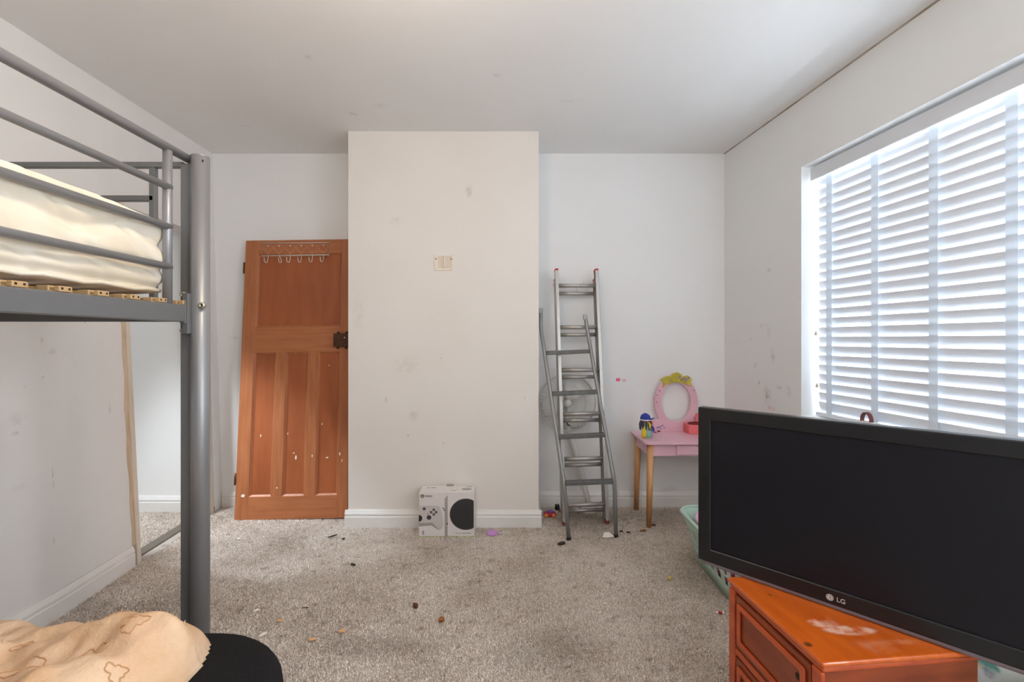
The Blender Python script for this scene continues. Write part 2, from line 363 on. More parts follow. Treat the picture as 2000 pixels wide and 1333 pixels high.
lcell(DY0, DY1, DZ, H); lcell(DY1, YB, 0, H)
struct(wl.build('wall_left', M_wall_l), 'scuffed white wall with the open doorway')
struct(B().box(-2.4, 1.75, YB, YB+.12, 0, H).build('wall_back', M_wall), 'white back wall with two alcoves')
struct(B().box(-1.051, .171, YC, YB+.02, 0, H).build('wall_chimney', M_chim), 'projecting chimney breast, marked warm white wall')
struct(B().box(-2.4, 2.1, YN-.12, YN, 0, H).build('wall_near', M_wall), 'plain white wall behind the viewpoint')
wr = B(); WU0, WU1, WZ0, WZ1, WT = .754, 2.62, .775, 2.158, .24
for u0,u1,z0,z1 in ((-.12,WU0,0,H),(WU1,3.02,0,H),(4.08,4.42,0,H),(3.02,4.08,0,.95),(3.02,4.08,2.2,H),(WU0,WU1,0,WZ0),(WU0,WU1,WZ1,H)):
    wr.hexa([R(u0,WT,z0),R(u0,0,z0),R(u1,0,z0),R(u1,WT,z0),R(u0,WT,z1),R(u0,0,z1),R(u1,0,z1),R(u1,WT,z1)])
struct(wr.build('wall_right', M_wall_r), 'white wall with the large window and pencil marks')
struct(B().slab([(-4.6,YN-.1),(2.25,YN-.1),(2.25,3.45),(-4.6,3.45)], H, H+.1).build('ceiling', M_ceil), 'flat off-white ceiling with faint grey patches')
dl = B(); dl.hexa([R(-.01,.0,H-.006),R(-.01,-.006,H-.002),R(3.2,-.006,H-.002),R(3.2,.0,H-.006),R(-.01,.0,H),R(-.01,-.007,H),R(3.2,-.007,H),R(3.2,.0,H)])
struct(dl.build('trim_10', mat('grey_brown_joint', srgb(186,178,168), .9, col2=srgb(150,138,126), scale=9, world=True)), 'dark joint between the ceiling and the window wall')  # thin grey-brown strip along the ceiling joint
# hall shell
struct(B().box(-4.5, -2.22, 3.18, 3.30, 0, H).build('wall_hall_end', M_white), 'white hall wall seen through the doorway')
struct(B().box(-4.4, -2.2, 1.5, 1.6, 0, H).build('wall_hall_near', M_white), 'white hall wall hidden from view')
hw = B()
hw.box(-4.5,-4.4,1.5,3.3,0,H)
struct(hw.build('wall_hall_left', M_white), 'white far end of the hall')
# skirting
PROF = [(0,0),(.018,0),(.018,.068),(.013,.074),(.0155,.078),(.0155,.088),(.010,.100),(.006,.110),(0,.110)]
def skirting(name, p0, p1, nrm, lab):
    p0, p1, nrm = Vector(p0), Vector(p1), Vector(nrm); n = len(PROF); vs = []
    for p in (p0, p1):
        for d, z in PROF: q = p + nrm * d; vs.append((q.x, q.y, z))
    fs = [list(range(n)), list(reversed(range(n, 2*n)))] + [((i+1)%n, i, i+n, (i+1)%n+n) for i in range(n)]
    m = B().add(vs, fs).build(name, M_trim); struct(m, lab); return m
skirting('baseboard_left', (lx(2.0,.1), 2.0), (lx(DY0-.004,.1), DY0-.004), (1,0), 'white skirting along the left wall beside the doorway')
skirting('baseboard_left', (lx(YN,.1), YN), (lx(2.0,.1), 2.0), (1,0), 'white skirting along the left wall under the bunk bed')
skirting('baseboard_back', (-2.075, YB), (-1.051, YB), (0,-1), 'white skirting in the alcove behind the leaning door')
skirting('baseboard_alcove', (.171, YB), (1.53, YB), (0,-1), 'white skirting behind the ladders')
skirting('baseboard_chimney', (-1.069, YC), (.189, YC), (0,-1), 'white skirting on the chimney breast')
skirting('baseboard_chimney_left', (-1.051, YC), (-1.051, YB), (-1,0), 'short white skirting return beside the leaning door')
skirting('baseboard_chimney_right', (.171, YC), (.171, YB), (1,0), 'short white skirting return beside the ladders')
a_, b_ = R(0,0,0), R(4.2,0,0); skirting('baseboard_right', (a_.x,a_.y), (b_.x,b_.y), (-RN.x,-RN.y), 'white skirting under the window')
skirting('baseboard_hall', (-4.4,3.18), (-2.2,3.18), (0,-1), 'white skirting in the hall')
# door lining and bare edges of the doorway
def lboard(name, y0, y1, z0, z1, d0, d1, m, lab):
    pts = []
    for z in (z0, z1): pts += [(lx(y0,z)-d0,y0,z),(lx(y0,z)+d1,y0,z),(lx(y1,z)+d1,y1,z),(lx(y1,z)-d0,y1,z)]
    return struct(B().hexa(pts).build(name, m), lab)
fil = B()
zs = np.linspace(.11, DZ, 26)
for i in range(25):     # ragged strip of bare plaster where the architrave was pulled off
    w0 = .004*math.sin(i*1.7)+.003*math.sin(i*.6); w1 = .004*math.sin((i+1)*1.7)+.003*math.sin((i+1)*.6)
    pts = []
    for z, w in ((zs[i], w0), (zs[i+1], w1)):
        pts += [(lx(2.4,z)-.10, DY0-.006+w, z),(lx(2.4,z)+.0025, DY0-.006+w, z),(lx(2.43,z)+.0025, 2.436, z),(lx(2.43,z)-.10, 2.436, z)]
    fil.hexa(pts)
struct(fil.build('trim_1', M_filler), 'ragged bare plaster edge beside the doorway')
lboard('trim_2', 2.434, 2.462, 0, DZ, .14, .006, M_lining, 'cream near door lining')
lboard('trim_3', 3.108, 3.165, 0, DZ, .14, .004, M_lining, 'cream far door lining with an old hinge recess')
lboard('trim_4', 2.434, 3.165, DZ-.012, DZ, .14, .002, M_wall_l, 'cream head of the door lining')
lboard('trim_5', 2.41, 2.434, 0, .10, .02, -.012, M_dark, 'dark gap at the foot of the door lining')
for k, (y0, y1, z0, z1) in enumerate(((3.150,3.168,1.16,1.245),(3.120,3.128,1.275,1.283),(3.162,3.168,0,.04))):
    lboard('trim_%d' % (6+k), y0, y1, z0, z1, .0, .0048, M_dark, 'dark chiselled hinge mark on the far door lining')
th = B(); th.hexa([(-2.12,2.462,0),(-2.05,2.462,0),(-2.09,3.11,0),(-2.16,3.11,0),(-2.115,2.462,.008),(-2.055,2.462,.008),(-2.095,3.11,.008),(-2.155,3.11,.008)])
struct(th.build('trim_9', mat('dark_threshold', srgb(120,112,100), .5, .4)), 'grey metal carpet threshold strip in the doorway')

# carpet pile: real little blades, too many to count
def pile(n, x0, x1, y0, y1, name, parent, inside):
    x = np.random.uniform(x0, x1, n); y = np.random.uniform(y0, y1, n); k = inside(x, y); x = x[k]; y = y[k]; n = len(x)
    a = np.random.uniform(0, 2*np.pi, n); w = np.random.uniform(.0022, .0038, n); h = np.random.uniform(.004, .010, n)
    l = np.random.uniform(0, 2*np.pi, n); ln = np.random.uniform(.002, .007, n)
    v = np.zeros((n, 3, 3), np.float32)
    v[:,0,0] = x - np.cos(a)*w; v[:,0,1] = y - np.sin(a)*w; v[:,1,0] = x + np.cos(a)*w; v[:,1,1] = y + np.sin(a)*w
    v[:,2,0] = x + np.cos(l)*ln; v[:,2,1] = y + np.sin(l)*ln; v[:,2,2] = h; v[:,:2,2] = -.001
    m = bpy.data.meshes.new(name); m.vertices.add(3*n); m.vertices.foreach_set('co', v.ravel())
    m.loops.add(3*n); m.loops.foreach_set('vertex_index', np.arange(3*n, dtype=np.int32))
    m.polygons.add(n); m.polygons.foreach_set('loop_start', np.arange(0, 3*n, 3, dtype=np.int32))
    m.update(calc_edges=True); m.materials.append(M_pile)
    o = bpy.data.objects.new(name, m); COL.objects.link(o); o.parent = parent; o['kind'] = 'stuff'
pile(430000, -2.08, 1.62, 1.05, 3.26, 'carpet_pile', fl, lambda x, y: ~((x > -1.06) & (x < .185) & (y > 2.905)) & (x > np.interp(y,[-1,2,3.272],[-1.945,-1.968,-2.083])+.014) & (x < 1.858-.1012*y-.02))
pile(34000, -3.2, -2.11, 2.3, 3.165, 'carpet_pile', hf, lambda x, y: x < -2.1)

# ------------------------------------------------------------------ window and blind
win = thing('window_1', 'white framed window behind the blind', 'window'); del win['category']; struct(win)
wf = B()
def rbox(mb, u0,u1,n0,n1,z0,z1): mb.hexa([R(u0,n1,z0),R(u0,n0,z0),R(u1,n0,z0),R(u1,n1,z0),R(u0,n1,z1),R(u0,n0,z1),R(u1,n0,z1),R(u1,n1,z1)])
FW = .055
for u0,u1,z0,z1 in ((WU0,WU0+FW,WZ0,WZ1),(WU1-FW,WU1,WZ0,WZ1),(WU0+FW,WU1-FW,WZ0,WZ0+FW),(WU0+FW,WU1-FW,WZ1-FW,WZ1)):
    m_ = B(); rbox(m_, u0,u1,.17,.23,z0,z1); m_.build('window_frame', M_frame, win)
um = [WU0+.62, WU0+1.245]
for u in um: m_ = B(); rbox(m_, u-.03,u+.03,.17,.23,WZ0+FW,WZ1-FW); m_.build('mullion', M_frame, win)
us = [WU0+FW] + um + [WU1-FW]
for i in range(3):
    m_ = B(); rbox(m_, us[i]+(.03 if i else 0), us[i+1]-(.03 if i<2 else 0), .198,.202, WZ0+FW, WZ1-FW); m_.build('pane', M_glass, win)
m_ = B(); rbox(m_, WU0+.001,WU1-.001,-.015,.17,WZ0-.018,WZ0+.007); m_.build('window_sill', M_white, win)

w2 = bpy.data.objects.new('added_window', None); COL.objects.link(w2); struct(w2, 'added white framed window beyond the edge of view, for fill light')  # window added out of view to let fill light in
for u0,u1,z0,z1 in ((3.02,3.075,.95,2.2),(4.025,4.08,.95,2.2),(3.075,4.025,.95,1.005),(3.075,4.025,2.145,2.2),(3.52,3.58,1.005,2.145)): m_ = B(); rbox(m_,u0,u1,.13,.19,z0,z1); m_.build('window_frame', M_frame, w2)
for u0,u1 in ((3.075,3.52),(3.58,4.025)): m_ = B(); rbox(m_,u0,u1,.158,.162,1.005,2.145); m_.build('pane', M_glass, w2)
blind = thing('venetian_blind', 'white wide-slat venetian blind with fabric tapes covering the window', 'blind', R(WU0+.02,.095,WZ0))
blind.matrix_world = Matrix.Translation(R(WU0+.02,.095,0)) @ Matrix(((RU.x,RN.x,0,0),(RU.y,RN.y,0,0),(0,0,1,0),(0,0,0,1)))
BL = WU1-WU0-.04
sl = B(); ang = math.radians(74); hw_ = .0266; prof = []
for i in range(5):
    t = -hw_ + 2*hw_*i/4; c = .0022*(1-(t/hw_)**2)
    prof.append((t, c))
vs = []
for uu in (0, BL):
    for side in (0.0013, -0.0013):
        for t, c in prof:
            # t<0 inner (room) edge, low; t>0 outer edge, high.  local y = n (outwards)
            y = t*math.cos(ang) - (c+side)*math.sin(ang); z = -t*math.sin(ang) - (c+side)*math.cos(ang)
            vs.append((uu, y, z))
fs = []
n5 = 5
for i in range(4):
    fs.append((i, i+1, 10+i+1, 10+i)); fs.append((5+i+1, 5+i, 15+i, 15+i+1))
fs += [(0,10,15,5), (4,9,19,14), (0,5,6,1),(1,6,7,2),(2,7,8,3),(3,8,9,4), (10,11,16,15),(11,12,17,16),(12,13,18,17),(13,14,19,18)]
sl.add(vs, fs, False)
first = sl.build('slat', M_blind, blind, loc=(0,0,.838))
bm = bmesh.new(); bm.from_mesh(first.data); bmesh.ops.recalc_face_normals(bm, faces=bm.faces); bm.to_mesh(first.data); bm.free()
PITCH = .0507
for k in range(1, 25): copy_part(first, (0, random.uniform(-.0006,.0006), .838 + k*PITCH), (random.uniform(-.02,.02), 0, 0))
B().box(0, BL, -.03, .03, 2.095, 2.148).build('headrail', M_frame, blind, .002)
B().box(-.012, BL+.012, -.050, -.036, 2.078, 2.150).build('valance', mat('pale_grey_valance', (0.70,0.72,0.75,1), .45), blind, .004)
B().box(0, BL, -.026, .026, .786, .806).build('bottom_rail', M_blind, blind, .003)
tp0 = None
for k in range(7):
    u = .085 + .272*k
    for nn in (-.0195, .019):
        if tp0 is None: tp0 = B().box(-.019, .019, -.0004, .0004, .80, 2.095).build('tape', M_tape, blind, loc=(u, nn, 0))
        else: copy_part(tp0, (u, nn, 0))
for u, z0, z1 in ((.012, 1.23, 2.09), (.02, .945, 2.09)):
    c_ = B().tube([(u,-.034,z1),(u,-.034,z0+.02)], .0011, 6).build('pull_cord', M_white, blind)
    B().lathe([(.002,.024),(.006,.016),(.008,.003),(.006,0)], Matrix.Translation((u,-.034,z0-.004)), 10).build('cord_tassel', M_cream, c_)

# ------------------------------------------------------------------ pendant lamp (just above the frame)
LP = Vector((-.36, 1.06, 2.17))
lamp = thing('pendant_lamp', 'warm bare bulb hanging from a white ceiling cord', 'lamp', LP)
B().tube([(0,0,.33),(0,0,.09)], .003, 8).build('cord', M_white, lamp)
B().lathe([(.05,.37),(.05,.36),(.03,.345),(.006,.335)][::-1], None, 20).build('ceiling_rose', M_white, lamp)
B().lathe([(.017,.03),(.018,.09),(.008,.1)], None, 16).build('lamp_holder', M_white, lamp)
B().lathe([(.001,-.045),(.02,-.041),(.032,-.025),(.034,-.008),(.026,.014),(.016,.03)], None, 20).build('bulb', emit('warm_bulb', (1,.75,.48,1), 12), lamp)
pl = bpy.data.lights.new('bulb_light', 'POINT'); pl.energy = 17; pl.color = (1,.82,.64); pl.shadow_soft_size = .08
po = bpy.data.objects.new('bulb_light', pl); COL.objects.link(po); po.parent = lamp; po.location = (0,0,-.05)

hl = thing('hall_ceiling_light', 'round white ceiling light in the hall', 'lamp', (-2.55, 2.22, H))
B().lathe([(.14,0),(.14,-.03),(.12,-.05),(.001,-.06)][::-1], None, 28).build('diffuser', emit('cool_diffuser', (.92,.96,1,1), 1.2), hl)
B().lathe([(.155,0),(.155,-.018),(.141,-.02)][::-1], None, 28).build('trim_ring', M_white, hl)
hd = bpy.data.lights.new('hall_light', 'SPOT'); hd.spot_size = math.radians(66); hd.spot_blend = .5; hd.shadow_soft_size = .12; hd.energy = 155; hd.color = (.84,.92,1)
ho = bpy.data.objects.new('hall_light', hd); COL.objects.link(ho); ho.parent = hl; ho.location = (0,0,-.19); ho.rotation_euler = Vector((.60,.15,-2.4)).to_track_quat('-Z','Y').to_euler()
hs = thing('hall_spotlight', 'small white ceiling spotlight in the hall beside the doorway', 'lamp', (-2.72, 2.62, H))
B().lathe([(.05,0),(.05,-.03),(.042,-.05),(.036,-.05),(.03,-.02)], None, 20).build('spot_housing', M_white, hs)
sd_ = bpy.data.lights.new('spot_beam', 'SPOT'); sd_.spot_size = math.radians(31); sd_.spot_blend = .85; sd_.shadow_soft_size = .03; sd_.energy = 210; sd_.color = (.74,.87,1)
so_ = bpy.data.objects.new('spot_beam', sd_); COL.objects.link(so_); so_.parent = hs; so_.location = (.02,0,-.08); so_.rotation_euler = Vector((1.32,.20,-2.46)).to_track_quat('-Z','Y').to_euler()
# ------------------------------------------------------------------ leaning door
u_ = Vector((1, .012, 0)).normalized(); v_ = Vector((-.036, .196, 1.905)).normalized(); u_ = (u_ - v_*u_.dot(v_)).normalized(); w_ = v_.cross(u_)
DM = Matrix(((u_.x,w_.x,v_.x,-1.845),(u_.y,w_.y,v_.y,3.022),(u_.z,w_.z,v_.z,.001),(0,0,0,1)))
door = thing('panel_door', 'stripped brown pine door leaning in the alcove beside the chimney breast', 'door', M=DM)
DW, DH, DT = .745, 1.912, .034
cols = [(.088,.236),(.308,.456),(.528,.676)]; PL0, PL1, PU0, PU1 = .149, 1.114, 1.293, 1.812
B().box(0,.088,0,DT,0,DH).build('stile', M_wood, door, .0015); B().box(.676,DW,0,DT,0,DH).build('stile', M_wood, door, .0015)
for z0,z1 in ((0,PL0),(PL1,PU0),(PU1,DH)): B().box(.0882,.6758,.0004,DT-.0004,z0,z1).build('rail', M_wood_h, door, .001)
for x0,x1 in ((.236,.308),(.456,.528)): B().box(x0,x1,.0006,DT-.0006,PL0,PL1).build('muntin', M_wood, door, .001)
for x0,x1,z0,z1 in [(a,b,PL0,PL1) for a,b in cols] + [(.088,.676,PU0,PU1)]:
    pn = B().box(x0,x1,.0135,.0205,z0,z1).build('panel', M_panel, door)
    mo = B(); s_ = .011
    for (ax,az),(bx,bz),(cx,cz),(dx,dz) in (((x0,z0),(x1,z0),(x1-s_,z0+s_),(x0+s_,z0+s_)),((x1,z0),(x1,z1),(x1-s_,z1-s_),(x1-s_,z0+s_)),((x1,z1),(x0,z1),(x0+s_,z1-s_),(x1-s_,z1-s_)),((x0,z1),(x0,z0),(x0+s_,z0+s_),(x0+s_,z1-s_))):
        mo.add([(ax,.002,az),(bx,.002,bz),(cx,.0134,cz),(dx,.0134,dz),(ax,.0134,az),(bx,.0134,bz)], [(0,1,2,3),(4,3,2,5),(0,3,4),(1,5,2),(0,4,5,1)])
    mo.build('moulding', M_wood, pn)
lk = B().box(.634,.742,-.014,0,1.145,1.238).build('lock_case', M_rust, door, .003)
for x,z in ((.664,1.243),(.722,1.243),(.662,1.140),(.720,1.140)): B().lathe([(.010,0),(.010,.005),(.005,.009)], Matrix.Translation((x,0,z)) @ Matrix.Rotation(math.pi/2,4,'X'), 12).build('screw_lug', M_rust, lk)
B().lathe([(.005,0),(.005,.003)], Matrix.Translation((.712,-.014,1.208)) @ Matrix.Rotation(math.pi/2,4,'X'), 10).build('keyhole_pin', M_bolt, lk)
for z in (1.675,.228):
    hg = B().box(-.004,.0,.002,.030,z,z+.078).build('hinge', M_hinge, door)
    B().tube([(-.005,-.001,z),(-.005,-.001,z+.078)], .0055, 8).build('hinge_knuckle', M_hinge, hg)
for x,z,a,b in ((.148,.55,.004,.010),(.375,.43,.005,.005),(.39,.40,.006,.016),(.505,.41,.004,.010),(.60,.395,.010,.005),(.69,.42,.005,.012),(.705,.375,.003,.012),(.275,.205,.005,.006),(.052,.158,.013,.011),(.60,1.02,.006,.003),(.33,.56,.003,.008),(.56,.62,.003,.007)):
    y = .0129 if any(c0 < x < c1 for c0,c1 in cols) and PL0 < z < PL1 else -.0006
    B().prism([(x-a,z-b*.6),(x+a*.5,z-b),(x+a,z+b*.3),(x+a*.1,z+b),(x-a*.8,z+b*.5)], y-.0006, y+.0004).build('paint_chip', M_chip, door)
# heart wire rack hung on the door
rack = thing('heart_hook_rack', 'white wire coat rack with six hearts and hooks on top of the leaning door', 'coat rack', M=DM @ Matrix.Translation((.118,-.004,1.80)))
RW, RH = .472, .088
B().tube([(0,0,0),(RW,0,0),(RW,0,RH),(0,0,RH)], .003, 8, True).build('frame', M_wire, rack)
for i in range(6):
    cx = .042 + i*.0776
    hp = []
    for k in range(28):
        t = 2*math.pi*k/28; hp.append((cx + .0022*16*math.sin(t)**3, -.001, .047 + .0022*(13*math.cos(t)-5*math.cos(2*t)-2*math.cos(3*t)-math.cos(4*t))))
    B().tube(hp, .0016, 6, True).build('heart', M_heart, rack)
    B().lathe([(.005,-.001),(.0055,.001),(.003,.002)], Matrix.Translation((cx,-.002,.068)) @ Matrix.Rotation(math.pi/2,4,'X'), 8).build('bead', M_wire, rack)
    tl = .022 if i == 1 else 0.0
    B().tube([(cx+.004,-.002,-.002),(cx+.004+tl*.6,-.006,-.03),(cx+.003+tl,-.012,-.052),(cx-.003+tl,-.020,-.058),(cx-.009+tl,-.026,-.048),(cx-.010+tl,-.028,-.022)], .0024, 8).build('hook', M_wire, rack)
zz = [(RW*k/60., -.003 + (.002 if k%2 else -.002), -.006 + (.003 if k%2 else -.003)) for k in range(61)]
B().tube(zz, .0014, 5).build('twisted_wire', M_wire, rack)

# ------------------------------------------------------------------ wall bracket on the chimney breast
bk = thing('wall_bracket', 'cream plastic mounting bracket screwed to the chimney breast', 'bracket', P(866,513,YC))
s = YC/F
B().box(-18*s,-10*s,-.008,0,-15*s,15*s).build('side_arm', M_cream, bk, .003); B().box(15*s,18.5*s,-.008,0,-15*s,15*s).build('side_arm', M_cream, bk, .003)
B().box(-17*s,18*s,-.007,0,-16*s,-11.5*s).build('lower_bar', M_cream, bk, .003); B().box(-10*s,15*s,-.002,0,-12*s,13*s).build('back_plate', mat('yellowed_plastic', srgb(222,208,190),.6), bk)
B().box(.2*s,3.4*s,-.009,0,-9*s,11*s).build('hook_arm', M_cream, bk, .003)
for x, z in ((-14,6.5),(15.8,6.5)): B().lathe([(.004,0),(.004,.0095),(.002,.011)], Matrix.Translation((x*s,0,z*s)) @ Matrix.Rotation(math.pi/2,4,'X'), 10).build('screw', M_rust, bk)

# ------------------------------------------------------------------ console box
BX = thing('console_box', 'white games console box printed with controller and black vent disc', 'box', (on_floor(818,1050).x, on_floor(818,1050).y, .001), rz=.01)
bw, bh, bd = .336, .271, .128
B().box(0,bw,0,bd,.004,bh).build('carton', M_box, BX, .0012)
B().box(-.0002,bw+.0002,-.0002,bd,0,.0042).build('base_edge', M_green, BX)
def cu(cx): return (cx-255)/720*bw
def cv(cy): return (1000-cy)/580*bh
k_ = bw/720
B().prism([(cu(x),cv(y)) for x,y in ((256,820),(430,812),(500,888),(532,905),(560,885),(572,830),(560,700),(525,600),(440,588),(256,592))], -.0006, .0002).build('printed_controller', M_ctrl, BX)
B().prism([(cu(x),cv(y)) for x,y in ((256,862),(420,850),(505,905),(530,903),(500,888),(430,812),(256,820))], -.0005, .0002).build('printed_shadow', M_ctrl2, BX)
B().prism([(cu(x),cv(y)) for x,y in ((592,992),(630,992),(630,455),(592,500))], -.0008, .0002).build('printed_side', M_ctrl2, BX)
def fdisc(cx, cy, r, m, y=-.0012, name='printed_button', clip=None):
    pts = ell(cu(cx), cv(cy), r*k_, r*k_*.97, 40)
    if clip is not None: pts = [(min(max(x,clip[0]),clip[1]), z) for x, z in pts]
    return B().prism(pts, y, y+.0008).build(name, m, BX)
fdisc(868,705,214,M_ctrl2,-.0006,'printed_vent_rim',(0,bw-.002)); fdisc(868,705,208,M_pr,-.0010,'printed_vent',(0,bw-.0026))
for x,y,r in ((325,632,20),(450,645,17),(415,677,17),(480,677,17),(450,706,17),(388,745,30),(375,700,7),(573,626,9),(587,650,9),(624,828,10)): fdisc(x,y,r,M_pr)
fdisc(388,745,17,mat('stick_grey',srgb(78,76,76),.5),-.0016); fdisc(255,755,45,M_pr,clip=(0,bw))
for (x,y) in ((450,645),(415,677),(480,677),(450,706),(325,632)): fdisc(x,y,6,M_ctrl2,-.0016)
lg = fdisc(302,468,24,M_pr,-.0012,'printed_emblem')
for sgn in (1,-1):
    c = [(-17,-13),(-11,-17),(2,-1),(14,12),(9,15),(-2,3)]
    pts = [(cu(302+sgn*x), cv(468-y)) for x,y in c]
    B().prism(pts if sgn>0 else pts[::-1], -.0018, -.0011).build('emblem_stroke', M_box, lg)
RX = Matrix.Rotation(math.pi/2,4,'X')
text_obj('XBOX', .0165, M_pr, BX, Matrix.Translation((cu(383),-.0008,cv(468))) @ RX)
text_obj('S', .029, M_pr, BX, Matrix.Translation((cu(312),-.0008,cv(947))) @ RX)
for x0,x1 in ((715,722),(738,760),(815,870),(876,932)): B().box(cu(x0),cu(x1),-.0005,.0002,cv(958),cv(946)).build('printed_line', M_ctrl2, BX)
fdisc(788,952,9,M_ctrl2,-.0008)
for cx,cy,a,b in ((.285,.06,.032,.022),(.30,.105,.018,.006)): B().slab(ell(cx,cy,a,b,24), bh-.0004, bh+.0006).build('printed_top_disc', M_ctrl2, BX)
for x0,x1,y in ((.19,.198,.04),(.203,.210,.03),(.214,.221,.032),(.226,.233,.04),(.035,.052,.085),(.06,.09,.085)): B().box(x0,x1,y,y+.006,bh-.0002,bh+.0005).build('printed_line', M_pr, BX)
B().box(.152,.198,bd-.012,bd-.006,bh,bh+.014).build('carry_handle', M_ctrl2, BX, .003)

# ------------------------------------------------------------------ aluminium extension ladder
lz = Vector((-.030, .225, 1.69)).normalized(); lx_ = Vector((math.cos(math.radians(4)), math.sin(math.radians(4)), 0)); lx_ = (lx_ - lz*lx_.dot(lz)).normalized(); ly = lz.cross(lx_)
fo = on_floor(1100, 1030)
LM = Matrix(((lx_.x,ly.x,lz.x,fo.x),(lx_.y,ly.y,lz.y,fo.y),(lx_.z,ly.z,lz.z,.010),(0,0,0,1)))
lad = thing('extension_ladder', 'tall aluminium double ladder with red end caps leaning on the wall', 'ladder', M=LM)
LL, LWd = 1.70, .302
def channel(x0, x1, y0, y1, z0, z1, inner):   # C-section stile
    t = .0025; mb = B()
    if inner > 0: mb.box(x0,x0+t,y0,y1,z0,z1)
    else: mb.box(x1-t,x1,y0,y1,z0,z1)
    mb.box(x0,x1,y0,y0+t,z0,z1); mb.box(x0,x1,y1-t,y1,z0,z1); return mb
for x0, inn in ((0,1),(LWd-.021,-1)):
    channel(x0,x0+.021,0,.048,.012,LL-.012,inn).build('stile', M_alu, lad)
    channel(x0+.002,x0+.019,.050,.092,-.004,LL-.065,inn).build('rear_stile', M_alu, lad)
    B().box(x0-.001,x0+.022,-.002,.050,LL-.014,LL).build('end_cap', M_red, lad, .003); B().box(x0-.001,x0+.022,-.002,.05,0,.02).build('foot_cap', M_maroon, lad, .003)
    B().box(x0+.001,x0+.02,.05,.094,LL-.07,LL-.055).build('end_cap', M_red, lad, .003)
    B().box(x0-.002 if inn>0 else x0-.004, x0+.025 if inn>0 else x0+.023, .036,.098,LL-.10,LL-.088).build('guide_bracket', M_alu, lad)
for k in range(6):
    z = .118 + .293*k
    B().tube([(.0205,.024,z),(LWd-.0205,.024,z)], .0145, 12).build('rung', M_alu, lad)
    B().tube([(.018,.071,z-.045),(LWd-.018,.071,z-.045)], .0135, 12).build('rear_rung', M_alu, lad)

B().tube([(.205,.004,1.602),(.165,-.004,1.585),(.150,.006,1.560),(.140,.004,1.535)], .0016, 6).build('string', M_wire, lad); B().tube([(.165,-.004,1.585),(.215,-.006,1.576),(.262,.004,1.562)], .0014, 6).build('string', M_wire, lad)
# ------------------------------------------------------------------ grey bunk ladder in front of it
fl_, fr_ = on_floor(1111,1056), on_floor(1203,1050)
bl2 = thing('bunk_ladder', 'short grey steel bunk bed ladder leaning on the aluminium ladder', 'ladder', (fl_.x, fl_.y, 0))
O = Vector((fl_.x, fl_.y, 0))
def rail(pts, name):
    P3 = [Vector(p)-O for p in pts]
    # round the bend
    out = [P3[0]]
    for i in range(1, len(P3)-1):
        a, b, c = P3[i-1], P3[i], P3[i+1]; d0 = (a-b).normalized()*.05; d1 = (c-b).normalized()*.05
        for t in (0,.25,.5,.75,1): out.append((b+d0)*(1-t)**2 + b*2*t*(1-t) + (b+d1)*t*t)
    out.append(P3[-1]); B().tube(out, .0125, 12).build(name, M_steel, bl2); return
LB, RB = Vector((P(1102,948,2.745))), Vector((P(1200,942,2.75)))
LT, RT = Vector((.196, 3.075, 1.27)), Vector((P(1147,645,3.09)))
rail([(fl_.x,fl_.y,.012), LB, LT, (.196,3.085,1.41)], 'side_rail'); rail([(fr_.x,fr_.y,.012), RB, RT, P(1143,618,3.10)], 'side_rail')
for p in (fl_, fr_): B().lathe([(.014,0),(.015,.012),(.0135,.02)], Matrix.Translation(p-O), 12).build('rubber_foot', M_blackp, bl2)
for p in (P(1143,616,3.10), Vector((.196,3.085,1.41))):
    q = p-O; hk = B().box(q.x-.014,q.x+.008,q.y-.014,q.y+.014,q.z-.03,q.z+.006).build('hook_plate', M_steel, bl2, .002)
for z in (.335, .595, .853, 1.113):
    t = (z - LB.z)/(LT.z-LB.z); a = LB.lerp(LT, max(t,0)) - O; t2 = (z+.012 - RB.z)/(RT.z-RB.z); b = RB.lerp(RT, max(t2,0)) - O
    dd = (b-a).normalized(); a2 = a+dd*.010; b2 = b-dd*.010; n_ = Vector((-dd.y, dd.x, 0)).normalized(); hh = .013; w = .019; up = Vector((0,0,1))
    tr = B().hexa([a2-n_*w-up*hh, b2-n_*w-up*hh, b2+n_*w-up*hh, a2+n_*w-up*hh, a2-n_*w+up*hh, b2-n_*w+up*hh, b2+n_*w+up*hh, a2+n_*w+up*hh]).build('tread', M_tread, bl2, .004)

# ------------------------------------------------------------------ pedestal fan behind the ladders
fc = Vector((.391, 3.222, .755))
fan = thing('pedestal_fan', 'white pedestal fan standing behind the two ladders', 'fan', (.515, 3.2, 0))
FO = Vector((.515, 3.2, 0)); c0 = fc - FO
for nm, yy in (('front_grille', -.045), ('rear_grille', .018)):
    g = B()
    ys = -.006 if yy < 0 else .006
    for rr in (.20, .13, .06): g.tube([(c0.x + rr*math.cos(2*math.pi*k/40), c0.y + ys + (yy-ys)*(1-(rr/.2)**3), c0.z + rr*math.sin(2*math.pi*k/40)) for k in range(40)], .0016 if rr < .2 else .005, 8, True)
    for k in range(44):
        a = 2*math.pi*k/44; g.tube([(c0.x + r_*math.cos(a), c0.y + ys + (yy-ys)*(1-(r_/.2)**3), c0.z + r_*math.sin(a)) for r_ in (.035,.09,.15,.2)], .0006, 4)
    g.build(nm, M_grille, fan)
